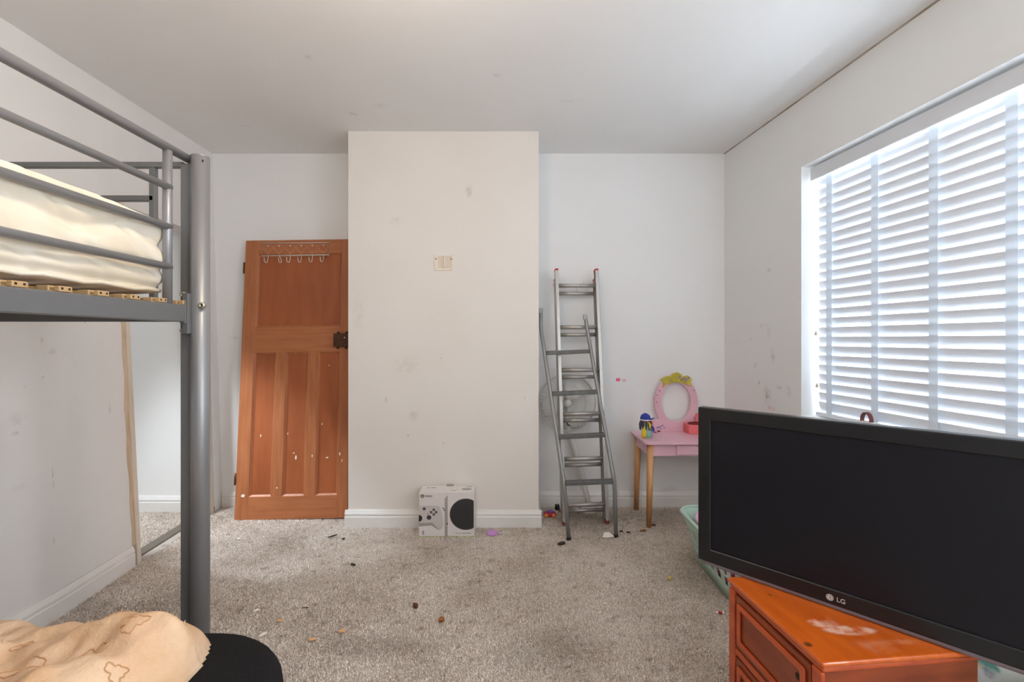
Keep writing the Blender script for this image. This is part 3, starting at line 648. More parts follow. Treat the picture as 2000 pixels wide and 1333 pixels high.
for a0 in (72, 195, 306):
    pts = []; a = math.radians(a0)
    outl = [(.03,-.02),(.07,-.065),(.12,-.085),(.165,-.06),(.18,-.01),(.17,.04),(.13,.06),(.08,.045),(.03,.02)]
    top = []; 
    for r_, s2 in outl:
        x = r_*math.cos(a) - s2*math.sin(a); z = r_*math.sin(a) + s2*math.cos(a)
        top.append((c0.x+x, c0.y-.012+s2*.15, c0.z+z))
    mb = B(); n = len(top); vv = top + [(x,y+.0015,z) for x,y,z in top]
    mb.add(vv, [list(range(n)), list(reversed(range(n,2*n)))] + [((i+1)%n,i,i+n,(i+1)%n+n) for i in range(n)])
    mb.build('blade', M_blade, fan)
RXf = Matrix.Translation(c0 + Vector((0,-.048,0))) @ Matrix.Rotation(-math.pi/2,4,'X')
B().lathe([(.001,-.012),(.018,-.009),(.026,.002),(.028,.045)], RXf, 20).build('hub', M_fan, fan)
B().lathe([(.058,.066),(.060,.080),(.048,.092),(.02,.095)], RXf, 20).build('motor_housing', M_fan, fan)
B().tube([c0+Vector((.004,.028,-.02)), c0+Vector((.012,.02,-.20)), c0+Vector((.035,.005,-.26)), Vector((.012,0,.10)), Vector((.02,-.005,.03))], [.022,.026,.020,.017,.017], 14).build('pole', M_fan, fan)
B().lathe([(.055,0),(.055,.01),(.045,.02),(.02,.034)], Matrix.Translation((.02,-.008,0)), 24).build('base', M_fan, fan)
B().lathe([(.016,-.002),(.016,.008),(.008,.01)], Matrix.Translation(c0+Vector((.01,-.01,-.145))) @ Matrix.Rotation(math.pi/2,4,'X'), 12).build('control_knob', M_pr, fan)

# ------------------------------------------------------------------ pink vanity
VX0, VX1, VY0, VY1, VZ = .842, 1.484, 2.872, 3.246, .552
van = thing('vanity_table', 'pink childs dressing table with oval frame and yellow crown', 'table', (VX0, VY0, 0))
vw, vd = VX1-VX0, VY1-VY0
B().slab(rrect(0,vw,0,vd,.03), VZ-.016, VZ).build('tabletop', M_pinkp, van, .004)
B().box(.052,vw-.052,.030,.045,VZ-.092,VZ-.016).build('apron', M_pinkp, van, .001)
for x in (.030, vw-.045): B().box(x,x+.015,.052,vd-.045,VZ-.092,VZ-.016).build('apron', M_pinkp, van, .001)
B().box(.05,vw-.05,vd-.04,vd-.026,VZ-.092,VZ-.016).build('apron', M_pinkp, van, .001)
dr = B().box(.205,.437,.018,.032,VZ-.082,VZ-.022).build('drawer', M_pinkp, van, .003)
for x,y,sx,sy in ((.046,.046,-1,-1),(vw-.046,.046,1,-1),(.046,vd-.042,-1,1),(vw-.046,vd-.042,1,1)):
    B().tube([(x,y,VZ-.016),(x+.012*sx,y+(.004 if sy<0 else .006)*sy,.0)], [.0225,.0165], 16).build('leg', M_leg, van)
mcx, mcz, my = 1.163-VX0, .758, vd-.022
B().prism([(mcx-.165,VZ),(mcx+.165,VZ),(mcx+.165,VZ+.05),(mcx+.150,VZ+.085),(mcx+.108,VZ+.092),(mcx+.06,VZ+.078),(mcx,VZ+.071),(mcx-.06,VZ+.078),(mcx-.108,VZ+.092),(mcx-.150,VZ+.085),(mcx-.165,VZ+.05)], my, my+.014).build('backboard', M_pinkp, van, .002)
B().ring(ell(mcx,mcz,.153,.188,56), ell(mcx,mcz,.1035,.139,56), my-.001, my+.015).build('oval_frame', M_pinkp, van, .002)
crown = [(-.097,.104),(-.075,.125),(-.04,.137),(0,.1415),(.04,.137),(.075,.125),(.100,.118),(.104,.15),(.106,.172),(.080,.190),(.046,.184),(.030,.203),(.004,.214),(-.028,.205),(-.044,.187),(-.075,.185),(-.102,.170),(-.117,.158),(-.090,.138)]
cr = B().prism([(mcx+x,mcz+z) for x,z in crown], my-.010, my-.0015).build('crown', M_yel, van, .002)
for x,z,r in ((.02,.180,.010),(.036,.165,.009),(.052,.172,.010),(.068,.162,.009),(.084,.174,.009),(.030,.160,.007),(-.04,.160,.006),(.06,.150,.006)): B().prism([(mcx+x-r,mcz+z-r*.6),(mcx+x+r*.3,mcz+z-r),(mcx+x+r,mcz+z+r*.4),(mcx+x,mcz+z+r)], my-.012, my-.0095).build('crown_print', M_lil, cr)
for x,z,r in ((-.135,.05,.006),(-.125,-.03,.005),(-.137,.0,.006),(.125,.085,.006),(.13,.0,.005),(-.118,.082,.006)): B().prism(ell(mcx+x,mcz+z,r,r*.8,8), my-.0022, my-.0008).build('star_print', mat('pale_pink_print',srgb(205,150,170),.5) if r<.006 else M_lil, van)
for x,z,r in ((-.118,.030,.011),(-.098,.040,.009),(-.083,.026,.007),(-.135,.026,.008),(-.108,.018,.006)): B().prism([(mcx+x-r,VZ+z-r),(mcx+x,VZ+z-r*.3),(mcx+x+r,VZ+z-r*.8),(mcx+x+r*.5,VZ+z+r*.2),(mcx+x+r,VZ+z+r),(mcx+x-r*.2,VZ+z+r*.4),(mcx+x-r*.9,VZ+z+r*.9)], my-.0012, my-.0002).build('butterfly_print', M_lil, van)
# things on it
jb = thing('jewellery_box', 'open coral pink trinket box on the pink table', 'box', (1.213, 3.125, VZ+.0003))
B().box(0,.17,0,.095,0,.062).build('box_body', M_coral, jb, .002)
B().hexa([(.075,.082,.062),(.17,.082,.062),(.17,.090,.062),(.075,.090,.062),(.085,.086,.128),(.17,.086,.128),(.17,.093,.128),(.085,.093,.128)]).build('lid', M_coral, jb, .002)
tag(B().tube([(.056*math.cos(2*math.pi*k/32), .032*math.sin(2*math.pi*k/32), 0) for k in range(32)], .0055, 8, True).build('hair_band', M_maroon, loc=(1.285,3.168,VZ+.0685)), 'dark red ring band lying on the coral trinket box', 'hair band')
tag(B().prism([(0,0),(.022,0),(.018,.007),(.006,.009)], 0, .008).build('hair_clip', M_maroon, loc=(1.025,3.205,VZ+.0004)), 'tiny dark red clip on the pink table by the backboard', 'hair clip')
doll = thing('toy_doll', 'small rag doll with blue cap and yellow and teal clothes', 'toy', (.888, 3.03, VZ+.0004))
B().lathe([(.001,.088),(.018,.092),(.026,.106),(.024,.122),(.014,.134),(.001,.138)], None, 18).build('head', M_skin, doll)
cp = B().lathe([(.034,.118),(.034,.128),(.028,.145),(.016,.156),(.003,.160),(.001,.164)], None, 20).build('cap', M_blue, doll)
B().lathe([(.030,.112),(.0345,.114),(.0345,.121),(.030,.121)], None, 20).build('cap_band', M_white, cp)
B().tube([(.02,-.02,.122),(.045,-.025,.128),(.054,-.02,.136)], [.012,.009,.003], 8, flat=.4).build('cap_brim', M_blue, cp)
h_ = B()
for k in range(9):
    a = math.radians(60 + k*34); h_.tube([(.026*math.cos(a),.022*math.sin(a),.118),(.036*math.cos(a),.03*math.sin(a),.085),(.036*math.cos(a),.03*math.sin(a),.05)], [.006,.007,.003], 6)
h_.build('hair', M_hair, doll)
B().lathe([(.030,0),(.032,.01),(.024,.05),(.014,.09)], Matrix.Translation((.012,-.005,0)), 14).build('dress', M_teal, doll)
for x0,m_,zt in ((-.026,M_yellow,.075),(-.014,M_yellow,.07)): B().tube([(x0*.5,-.022,zt),(x0,-.034,.04),(x0*1.1,-.038,.004)], [.007,.011,.009], 8, flat=.6).build('ribbon', m_, doll)
B().tube([(.014,-.028,.105),(.022,-.036,.085),(.018,-.036,.062)], [.006,.012,.005], 8, flat=.6).build('scarf', M_yellow, doll); B().tube([(.03,-.024,.112),(.034,-.028,.094)], [.007,.005], 8).build('scarf_knot', M_redc, doll)
B().tube([(.03,-.02,.09),(.046,-.02,.062),(.05,-.022,.045)], [.008,.012,.008], 8, flat=.6).build('sleeve', M_blue, doll)
B().tube([(.03,-.028,.055),(.05,-.03,.040),(.066,-.03,.036)], [.008,.009,.004], 8, flat=.6).build('sash', M_purple, doll)
st1 = P(1207,742,YB); tag(B().prism([(-.016,-.011),(.012,-.013),(.017,.004),(.010,.012),(-.014,.010)], -.0012, -.0002).build('wall_sticker', mat('pink_sticker',srgb(232,110,150),.5), loc=(st1.x,YB,st1.z)), 'bright pink sticker scrap on the wall above the dressing table', 'sticker')
st2 = P(1219,743,YB); tag(B().prism([(-.015,-.009),(.013,-.011),(.015,.007),(-.013,.009)], -.001, -.0002).build('wall_sticker', mat('faded_sticker',srgb(226,190,198),.6), loc=(st2.x,YB,st2.z)), 'faded pale sticker right of the pink sticker on the wall', 'sticker')

# ------------------------------------------------------------------ laundry basket
bkt = thing('laundry_basket', 'mint green slotted laundry basket on the floor behind the television', 'basket', (1.155, 2.27, .0))
def rr_pts(ax, ay, r, per=7, sub=9):
    pts = []; c = [(ax-r,-ay+r,-90),(ax-r,ay-r,0),(-ax+r,ay-r,90),(-ax+r,-ay+r,180)]
    for i,(cx,cy,a0) in enumerate(c):
        for k in range(per+1): a = math.radians(a0+90*k/per); pts.append((cx+r*math.cos(a), cy+r*math.sin(a)))
        nx, ny, na = c[(i+1)%4]; p1 = pts[-1]; a = math.radians(na); p2 = (nx+r*math.cos(a), ny+r*math.sin(a)); m = sub if i%2==0 else sub+4
        for k in range(1, m): pts.append((p1[0]+(p2[0]-p1[0])*k/m, p1[1]+(p2[1]-p1[1])*k/m))
    return pts
lv = [(.0,.158,.255),(.065,.170,.270),(.075,.172,.273),(.120,.182,.285),(.130,.184,.288),(.185,.198,.303),(.195,.200,.306),(.25,.215,.322)]
rings = [rr_pts(ax,ay,.10) for z,ax,ay in lv]; n = len(rings[0]); vs = []; fs = []
for (z,_,_), rg in zip(lv, rings): vs += [(x,y,z) for x,y in rg]
for i in range(len(lv)-1):
    for k in range(n):
        if i in (2,4) and k % 2 == 0: continue
        l = (k+1)%n; fs.append((i*n+k, i*n+l, (i+1)*n+l, (i+1)*n+k))
fs.append(list(reversed(range(n))))
bb = B().add(vs, fs, True).build('basket_body', M_mint, bkt); so = bb.modifiers.new('thick','SOLIDIFY'); so.thickness = .003
B().tube([(x,y,.252) for x,y in rr_pts(.219,.326,.10)], .009, 8, True).build('rim', M_mint, bkt)
def lump(name, m, cx, cy, z0, sx, sy, sz, seed, n=26, pw=2.6, wr=.12, parent=None):
    rnd = random.Random(seed); ph = [(rnd.uniform(2,7), rnd.uniform(2,7), rnd.uniform(0,6.28)) for _ in range(5)]
    vs = []; fs = []; nv = n//2
    for j in range(nv+1):
        th = math.pi*j/nv - math.pi/2
        for i in range(n):
            a = 2*math.pi*i/n; cs = lambda t: math.copysign(abs(math.cos(t))**(2/pw), math.cos(t)); sn = lambda t: math.copysign(abs(math.sin(t))**(2/pw), math.sin(t))
            k = 1 + wr*sum(math.sin(p*math.cos(a)*1.3 + q*th + f) for p,q,f in ph)/5
            vs.append((sx*cs(th)*cs(a)*k, sy*cs(th)*sn(a)*k, sz*(1+sn(th)*k)))
    zmin = min(v[2] for v in vs); vs = [(x,y,z-zmin) for x,y,z in vs]
    for j in range(nv):
        for i in range(n): l=(i+1)%n; fs.append((j*n+i, j*n+l, (j+1)*n+l, (j+1)*n+i))
    return B().add(vs, fs, True).build(name, m, parent, loc=(cx,cy,z0))
tag(lump('crumpled_clothes', M_pinkcloth, 1.16, 2.22, .004, .145, .225, .085, 3), 'crumpled pink clothes inside the mint basket', 'clothes')
bow = B().lathe([(.02,.0),(.06,.01),(.085,.05),(.095,.085),(.092,.085),(.08,.05),(.055,.016),(.001,.014)], None, 28).build('plastic_bowl', M_pinkbowl)
bow.location = (1.10, 2.43, .19); bow.rotation_euler = (.15, -.35, 0); tag(bow, 'lilac pink plastic bowl lying on the clothes in the basket', 'bowl')

# ------------------------------------------------------------------ bedside cabinet
CB = Vector((.688, 1.008, 0)); CA = math.atan2(RN.y, RN.x)
cab = thing('bedside_cabinet', 'orange varnished pine bedside cabinet with worn top carrying the television', 'cabinet', CB, rz=CA)
cw, cd, ch = .412, .372, .4855
B().box(.012,cw-.012,.012,cd-.012,.03,ch-.024).build('carcass', M_cab, cab)
B().box(.004,cw-.004,.004,cd-.004,0,.045).build('plinth', M_cab_edge, cab, .006)
B().box(0,cw,0,cd,ch-.013,ch).build('top_board', M_cab_top, cab, .006, 3)
B().box(.005,cw-.005,.005,cd-.005,ch-.026,ch-.0132).build('top_moulding', M_cab_edge, cab, .005, 3)
for y in (.006, cd-.036): B().box(.002,.0122,y,y+.03,.045,ch-.026).build('corner_post', M_cab_edge, cab, .003)
for z in (.2760,): B().box(.004,.0122,.036,cd-.036,z,z+.018).build('drawer_rail', M_cab_edge, cab, .003)
for z0, z1 in ((.300,.452),(.080,.270)):
    d_ = B().box(.004,.0125,.040,cd-.040,z0,z1).build('drawer', M_cab, cab, .003)
    fr_m = B()
    y0,y1,e = .052, cd-.052, .016
    fr_m.ring(rrect(y0,y1,z0+.016,z1-.016,.006,3), rrect(y0+e,y1-e,z0+.016+e,z1-.016-e,.004,3), 0, .006)
    fr_m.v = [(-.003+y, x, z) for x,y,z in fr_m.v]
    fr_m.build('raised_moulding', M_cab_edge, d_, .0025)
    for yk in (.080,): B().lathe([(.009,-.0002),(.009,.0006)], Matrix.Translation((.004,yk,(z0+z1)/2+.022)) @ Matrix.Rotation(-math.pi/2,4,'Y'), 14).build('knob_hole', M_dark, d_)
# ------------------------------------------------------------------ television
tvd = Vector((.7035,-.7107,0)).normalized(); tvn = Vector((-tvd.y, tvd.x, 0))   # tvn points away from viewer
TM = Matrix(((tvd.x,tvn.x,0,.599),(tvd.y,tvn.y,0,1.467),(0,0,1,.487),(0,0,0,1)))
tv = thing('television', 'large black flat-screen television standing askew on the orange cabinet', 'television', M=TM)
tw, th_ = .80, .50
B().ring([(0,.010),(tw,.010),(tw,th_),(0,th_)], [(.040,.052),(tw-.040,.052),(tw-.040,th_-.040),(.040,th_-.040)], 0, .035).build('bezel', M_tvb, tv, .004, 3)
B().box(.036,tw-.036,.006,.012,.048,th_-.036).build('screen', M_screen, tv)
B().box(.004,tw-.004,.014,.075,.014,th_-.006).build('rear_shell', M_blackp, tv, .02, 3)
B().box(.012,tw-.012,.001,.032,.0,.0105).build('lower_trim', M_tvtrim, tv, .003)
lgd = B().prism(ell(.3545,.0285,.0085,.0085,28), -.0006, .0002).build('emblem', M_silver, tv)
B().prism([(.3545,.0265),(.3575,.0265),(.3575,.0277),(.3558,.0277),(.3558,.0312),(.3545,.0312)], -.0010, -.0005).build('emblem_stroke', M_tvb, lgd)
B().ring(ell(.3545,.0285,.0068,.0068,24), ell(.3545,.0285,.0060,.0060,24), -.0010,-.0005).build('emblem_stroke', M_tvb, lgd)
text_obj('LG', .0165, M_silver, tv, Matrix.Translation((.3790,-.0004,.0285)) @ RX)
B().box(.30,.34,.06,.12,-.001,.03).build('foot', M_blackp, tv, .003); B().box(.46,.50,.06,.12,-.001,.03).build('foot', M_blackp, tv, .003)
# cable, bag, cloths
c0_ = Vector((.70,1.35,0))
tag(B().tube([(.725,1.44,.0035),(.690,1.42,.0035),(.655,1.385,.0035),(.615,1.31,.0035),(.60,1.22,.0035),(.62,1.1,.0035),(.70,1.0,.0035)], .0032, 8).build('power_cable', M_cable), 'black cable trailing on the carpet beside the orange cabinet', 'cable')
tag(lump('floral_pillow', M_floral, 1.40, 1.31, .001, .18, .15, .19, 11, pw=3, wr=.05), 'white pillow with green floral print right of the cabinet', 'pillow')
tag(lump('olive_cloth', M_olive, 1.345, 1.035, .001, .15, .10, .205, 5, wr=.16), 'crumpled olive yellow cloth in front of the floral pillow', 'cloth')
pb = R((3.272-2.126)/.99492, .015, WZ0+.0074)
cs = thing('vanity_case', 'small white case with brown leather handle on the window sill', 'case', pb, rz=math.atan2(RU.y,RU.x))
B().box(-.055,.055,-.02,.025,0,.034).build('case_body', M_white, cs, .006)
B().box(-.05,.05,-.017,.022,.034,.038).build('lid', M_white, cs, .001)
hpts = [(.026*math.cos(math.pi*k/12), 0, .045+.036*math.sin(math.pi*k/12)) for k in range(13)]
hb = B()
for k in range(12):
    (x0,_,z0),(x1,_,z1) = hpts[k], hpts[k+1]; s0, s1 = .86, .86
    hb.hexa([(x0,-.010,z0),(x1,-.010,z1),(x1,.010,z1),(x0,.010,z0),(x0*s0,-.010,.045+(z0-.045)*s0),(x1*s1,-.010,.045+(z1-.045)*s1),(x1*s1,.010,.045+(z1-.045)*s1),(x0*s0,.010,.045+(z0-.045)*s0)])
hb.box(.0225,.0265,-.010,.010,.037,.046).box(-.0265,-.0225,-.010,.010,.037,.046)
hb.build('handle', M_leather, cs)

# ------------------------------------------------------------------ bunk bed
BXR, BYF, BYN, BXL = -1.05, 1.486, -.66, -1.885
bed = thing('bunk_bed', 'grey metal bunk bed with guard rails along the left wall', 'bed', (BXR, BYF, 0))
BO = Vector((BXR, BYF, 0))
def bb_(x0,x1,y0,y1,z0,z1,name,m=M_bedflat,bev=.002,par=None): return B().box(x0-BO.x,x1-BO.x,y0-BO.y,y1-BO.y,z0,z1).build(name,m,par or bed,bev)
def bt_(pts, r, name, m=M_bed, seg=14, par=None): return B().tube([Vector(p)-BO for p in pts], r, seg).build(name,m,par or bed)
def posts(yc):
    for xp, sgn in ((-1.018,1),(BXL,-1)):
        bt_([(xp,yc,0),(xp,yc,1.798)], .0275, 'post', seg=28)
        bb_(xp-.056*sgn if sgn>0 else xp+.02, xp-.02*sgn if sgn>0 else xp+.056, yc-.012, yc+.016, 0, 1.775, 'post_web')
        B().lathe([(.0277,1.798),(.026,1.802),(.02,1.803)], Matrix.Translation(Vector((xp,yc,0))-BO), 24).build('post_cap', M_bed, bed)
posts(BYF); posts(BYN)
def end_frame(yc):
    for z in (1.773, 1.664, 1.555): bb_(BXL+.03 if z>1.7 else BXL+.13, -1.07 if z>1.7 else -1.165, yc-.009, yc+.009, z-.009, z+.009, 'end_bar')
    for x in (-1.17, BXL+.135): bb_(x-.009, x+.009, yc-.009, yc+.009, 1.29, 1.764, 'end_upright')
    bb_(BXL+.03, -1.05, yc-.014, yc+.014, 1.262, 1.312, 'end_beam'); bb_(BXL+.03, -1.05, yc-.014, yc+.014, .10, .14, 'lower_end_beam')
end_frame(BYF); end_frame(BYN)
for xs in (BXR, BXL+.02):
    bb_(xs-.015, xs+.015, BYN+.02, BYF-.024, 1.260, 1.314, 'side_beam', bev=.003)
    bt_([(xs,BYN,1.790),(xs,BYF-.006,1.790)], .0135, 'guard_rail')
    for z in (1.669, 1.548, 1.4265): bt_([(xs+(.004 if xs==BXR else 0),BYN+.10,z),(xs+(.004 if xs==BXR else 0),1.392,z)], .0105, 'guard_rail')
    for y in (1.387, BYN+.10): bt_([(xs,y,1.31),(xs,y,1.780)], .0128, 'guard_upright')
    bb_(xs-.012, xs+.012, BYN+.03, BYF-.03, .10, .14, 'lower_side_beam') if xs != BXR else None
bb_(BXR-.012, BXR+.012, BYN+.03, BYF-.03, .10, .14, 'lower_side_beam')
bb_(-1.76,-.62,BYN+.10,1.12,.272,.3055,'seat_deck')
for x in (-1.70,-.68):
    for y in (BYN+.16,1.06): bb_(x-.018,x+.018,y-.018,y+.018,0,.272,'seat_leg')
# brackets and bolts at the visible joint
brk = bb_(-1.049, -1.030, BYF-.040, BYF-.022, 1.222, 1.352, 'joint_bracket'); bb_(-1.052, -1.034, BYF-.046, BYF-.022, 1.255, 1.326, 'beam_end_plate')
RXb = Matrix.Rotation(math.pi/2,4,'X')
for p in ((-1.060,BYF-.012,1.349),(-1.060,BYF-.012,1.232),(-.995,BYF-.018,1.314)):
    b_o = B().lathe([(.0095,0),(.010,.006),(.0085,.012),(.004,.0122),(.004,.008)], Matrix.Translation(Vector(p)-BO) @ RXb, 16).build('bolt', M_bolt, bed)
    B().lathe([(.004,.0085),(.0035,.0086)], Matrix.Translation(Vector(p)-BO) @ RXb, 6).build('bolt_socket', M_dark, b_o)
B().lathe([(.0045,0),(.0045,.001)], Matrix.Translation(Vector((-.9985,BYF-.0185,1.78))-BO) @ RXb, 10).build('bolt_hole', M_dark, bed)
# sprung slats with plastic end holders
ys = np.arange(1.452, BYN+.05, -.0985)
slm = B(); ns = 10; x0, x1 = -1.048, BXL+.035
vs = []; fs = []
for i in range(ns+1):
    x = x0+(x1-x0)*i/ns; z = .016*math.sin(math.pi*i/ns)
    vs += [(x-BO.x,-.0265,z),(x-BO.x,.0265,z),(x-BO.x,.0265,z+.008),(x-BO.x,-.0265,z+.008)]
for i in range(ns):
    o = 4*i; fs += [(o,o+1,o+5,o+4),(o+1,o+2,o+6,o+5),(o+2,o+3,o+7,o+6),(o+3,o,o+4,o+7)]
fs += [(3,2,1,0),(4*ns,4*ns+1,4*ns+2,4*ns+3)]
slm.add(vs, fs); s0 = None; h0 = None
for y in ys:
    if s0 is None:
        s0 = slm.build('sprung_slat', M_slatw, bed, loc=(0,y-BO.y,1.3155))
        h0 = B().box(.000,.013,-.016,.016,-.001,.0125).build('slat_holder', M_holder, s0, .002); k0 = B().box(.0131,.0134,-.011,-.006,.004,.009).box(.0131,.0134,.006,.011,.004,.009).build('holder_holes', M_dark, s0)
        h1 = B().box(-.026,.002,-.030,.028,-.001,.0122).build('slat_holder', M_holder, s0, .002)
    else:
        c = copy_part(s0, (0,y-BO.y,1.3155)); copy_part(h0, parent=c); copy_part(k0, parent=c); copy_part(h1, parent=c)
# mattress
mx0, mx1, my0, my1, mz0, mz1 = -1.85, -1.066, BYN+.05, 1.404, 1.342, 1.590
mb_ = bmesh.new()
def mpt(a, b, c): return Vector((a,b,c))
NX, NY, NZ = 10, 150, 30
grid = {}
def vtx(i,j,k):
    key = (i,j,k)
    if key not in grid:
        u, v, w = i/NX, j/NY, k/NZ
        p = Vector((mx0+(mx1-mx0)*u, my0+(my1-my0)*v, mz0+(mz1-mz0)*w))
        # puffy side: quilting rows with scalloped seams
        lu, lv, lw = p.x, p.y, p.z
        bulge = 0
        if i == NX:
            sc = .25+.06*math.sin(lv*9.0)+.05*math.sin(lv*23)
            d1 = abs(w - (.62+.12*math.sin(lv*8.2+.6)*math.sin(lv*3.1)+.05*math.sin(lv*21))); d2 = abs(w-(.30+.04*math.sin(lv*11))); d3 = abs(w-.08)
            bulge = .024*(min(1,d1/.12)**.6 + min(1,d2/.10)**.6 + min(1,d3/.07)**.6 - 2) - .010*max(0,1-abs(((lv*5.3+w*1.2)%1)-.5)/.10) + .010*math.sin(math.pi*w) + .004*math.sin(lv*31+w*9)
            p.x += bulge - .026
        p.z -= .020*w*max(0,(v-.82)/.18)**2
        if j == NY: p.y += .008*math.sin(math.pi*w) + .004*math.sin(w*15) - .006
        if k == NZ: p.z += .004*math.sin(lv*14)*math.sin(lu*15)
        # round edges
        if i in (0,NX) and k in (0,NZ): p.x += -.012 if i==NX else .012; p.z += -.008 if k==NZ else .004
        if j in (0,NY) and i in (0,NX): p.x += -.012 if i==NX else .012; p.y += -.010 if j==NY else .010
        grid[key] = mb_.verts.new(p - Vector((mx1,my1,mz0)))
    return grid[key]
def face(*ks): mb_.faces.new([vtx(*k) for k in ks]).smooth = True
for j in range(NY):
    for k in range(NZ): face((NX,j,k),(NX,j+1,k),(NX,j+1,k+1),(NX,j,k+1)); face((0,j+1,k),(0,j,k),(0,j,k+1),(0,j+1,k+1))
    for i in range(NX): face((i,j,NZ),(i+1,j,NZ),(i+1,j+1,NZ),(i,j+1,NZ)); face((i+1,j,0),(i,j,0),(i,j+1,0),(i+1,j+1,0))
for i in range(NX):
    for k in range(NZ): face((i+1,NY,k),(i,NY,k),(i,NY,k+1),(i+1,NY,k+1)); face((i,0,k),(i+1,0,k),(i+1,0,k+1),(i,0,k+1))
mm = bpy.data.meshes.new('mattress'); mb_.to_mesh(mm); mb_.free(); mm.materials.append(M_mattress)
mo_ = bpy.data.objects.new('mattress', mm); COL.objects.link(mo_); mo_.location = (mx1,my1,mz0)
sd = mo_.modifiers.new('sub','SUBSURF'); sd.levels = 1; sd.render_levels = 1
tag(mo_, 'cream quilted mattress on the upper bunk', 'mattress')
pp = B().tube([(-.006, -.02-(my1-my0-.04)*k/40, .010+.003*math.sin(k*2.1)) for k in range(41)], .006, 8).build('piping', M_mattress, mo_)

# futon seat under the bunk
fut = B().slab(rrect(-1.80,-.505,BYN+.06,1.197,.25,10), .306, .452).build('futon_cushion', M_black, bevel=.045, seg=5)
tag(fut, 'black fabric futon cushion on the lower bunk', 'futon')
# peach blanket on the futon
def hblank(x, y):   # height above the seat
    wob = .014*math.sin(x*9+.5)+.006*math.sin(x*23)
    u = (x + 1.69 - .30*(y-1.05) + .010*math.sin(y*30))/(.985)          # 0 left .. 1 right end
    yc = .80 + .02*u; hw2 = .345 + wob - .02*max(0,u-.75)
    v = (y - yc)/hw2
    e = max(0, 1-abs(v)**4.5-max(0,(u-.66)/.34)**4)**.45 * min(1, max(0,(u+.001)/.05))**.5
    base = .074 + .034*math.exp(-((u-.86)/.16)**2) + .010*math.sin(7*u+1)
    wr = .008*math.sin(x*17+y*9)+.008*math.sin(x*31-y*25+1)+.007*math.sin(y*38+x*8)+.006*math.sin(x*44+y*21+math.sin(y*19)*1.5)*(1 if x<-.95 else .4)+.009*math.sin((x*.6+y)*14)+.004*math.sin(x*55+y*60)+.003*math.sin(x*83-y*47)+.003*math.sin(y*97+x*31)
    ridge = .020*math.exp(-((y-(yc+.17+.06*u))/.025)**2)*min(1,max(0,u*4)) - .016*math.exp(-((y-(yc+.10+.05*u))/.03)**2)*min(1,max(0,u*4))
    return e*(base+wr+ridge)
gx = np.linspace(-1.70,-.64,150); gy = np.linspace(.42,1.19,110); vs=[]; fs=[]; idx={}
hv = [[hblank(x,y) for y in gy] for x in gx]
for i,x in enumerate(gx):
    for j,y in enumerate(gy):
        vs.append((x,y,.4535+hv[i][j]))
nb = len(vs)
for i,x in enumerate(gx):
    for j,y in enumerate(gy): vs.append((x,y,.4525))
ny = len(gy)
inn = lambda i,j: max(hv[i][j],hv[i+1][j],hv[i][j+1],hv[i+1][j+1]) > .003
used = set()
for i in range(len(gx)-1):
    for j in range(ny-1):
        if inn(i,j): used.add((i,j)); fs.append((i*ny+j,(i+1)*ny+j,(i+1)*ny+j+1,i*ny+j+1)); fs.append((nb+i*ny+j+1,nb+(i+1)*ny+j+1,nb+(i+1)*ny+j,nb+i*ny+j))
for (i,j) in used:
    for di,dj,a,b in ((-1,0,(i,j+1),(i,j)),(1,0,(i+1,j),(i+1,j+1)),(0,-1,(i,j),(i+1,j)),(0,1,(i+1,j+1),(i,j+1))):
        if (i+di,j+dj) not in used:
            p, q = a[0]*ny+a[1], b[0]*ny+b[1]; fs.append((q,p,nb+p,nb+q)) if False else fs.append((p,q,nb+q,nb+p))
bl = B().add(vs, fs, True)
keep = sorted({k for f in bl.f for k in f}); mp_ = {k:n for n,k in enumerate(keep)}; bl.v = [bl.v[k] for k in keep]; bl.f = [[mp_[k] for k in f] for f in bl.f]
blo = bl.build('fleece_blanket', M_blanket); tag(blo, 'rumpled peach fleece blanket with stitched motifs on the black futon', 'blanket')
bm = bmesh.new(); bm.from_mesh(blo.data); bmesh.ops.recalc_face_normals(bm, faces=bm.faces); bm.to_mesh(blo.data); bm.free()
for cx,cy,r,rot in ((-.84,1.01,.022,.4),(-.93,1.06,.020,0),(-1.16,.88,.045,.3),(-1.0,.94,.035,-.5),(-1.10,1.03,.018,.8),(-.80,.92,.016,.2),(-1.3,.99,.03,.5),(-.90,.97,.024,1.2)):
    hp = []
    for k in range(30):
        t = 2*math.pi*k/30; q_ = r*(1+.28*math.sin(3*t+cx*40)+.16*math.sin(7*t+cy*30)); a = q_*math.sin(t); b = .8*q_*math.cos(t)
        x = cx + a*math.cos(rot)-b*math.sin(rot); y = cy + a*math.sin(rot)+b*math.cos(rot); hp.append((x,y,.4545+max(hblank(x,y),.003)))
    B().tube(hp, .0014, 5, True).build('embroidery', M_stitch, blo)
# frayed tufts along the far edge
ft = B()
for k in range(60):
    x = -1.65 + .90*k/60; col_ = [(hblank(x,y),y) for y in gy]; mxh = max(c[0] for c in col_)
    if mxh < .03: continue
    ye = max(y for h,y in col_ if h > mxh*.75); z = .4535+hblank(x,ye)
    ft.tube([(x,ye-.004,z-.004),(x+random.uniform(-.006,.006),ye+.002,z+random.uniform(.004,.010))], [.0022,.0008], 5)
ft.build('frayed_edge', M_blanket, blo)

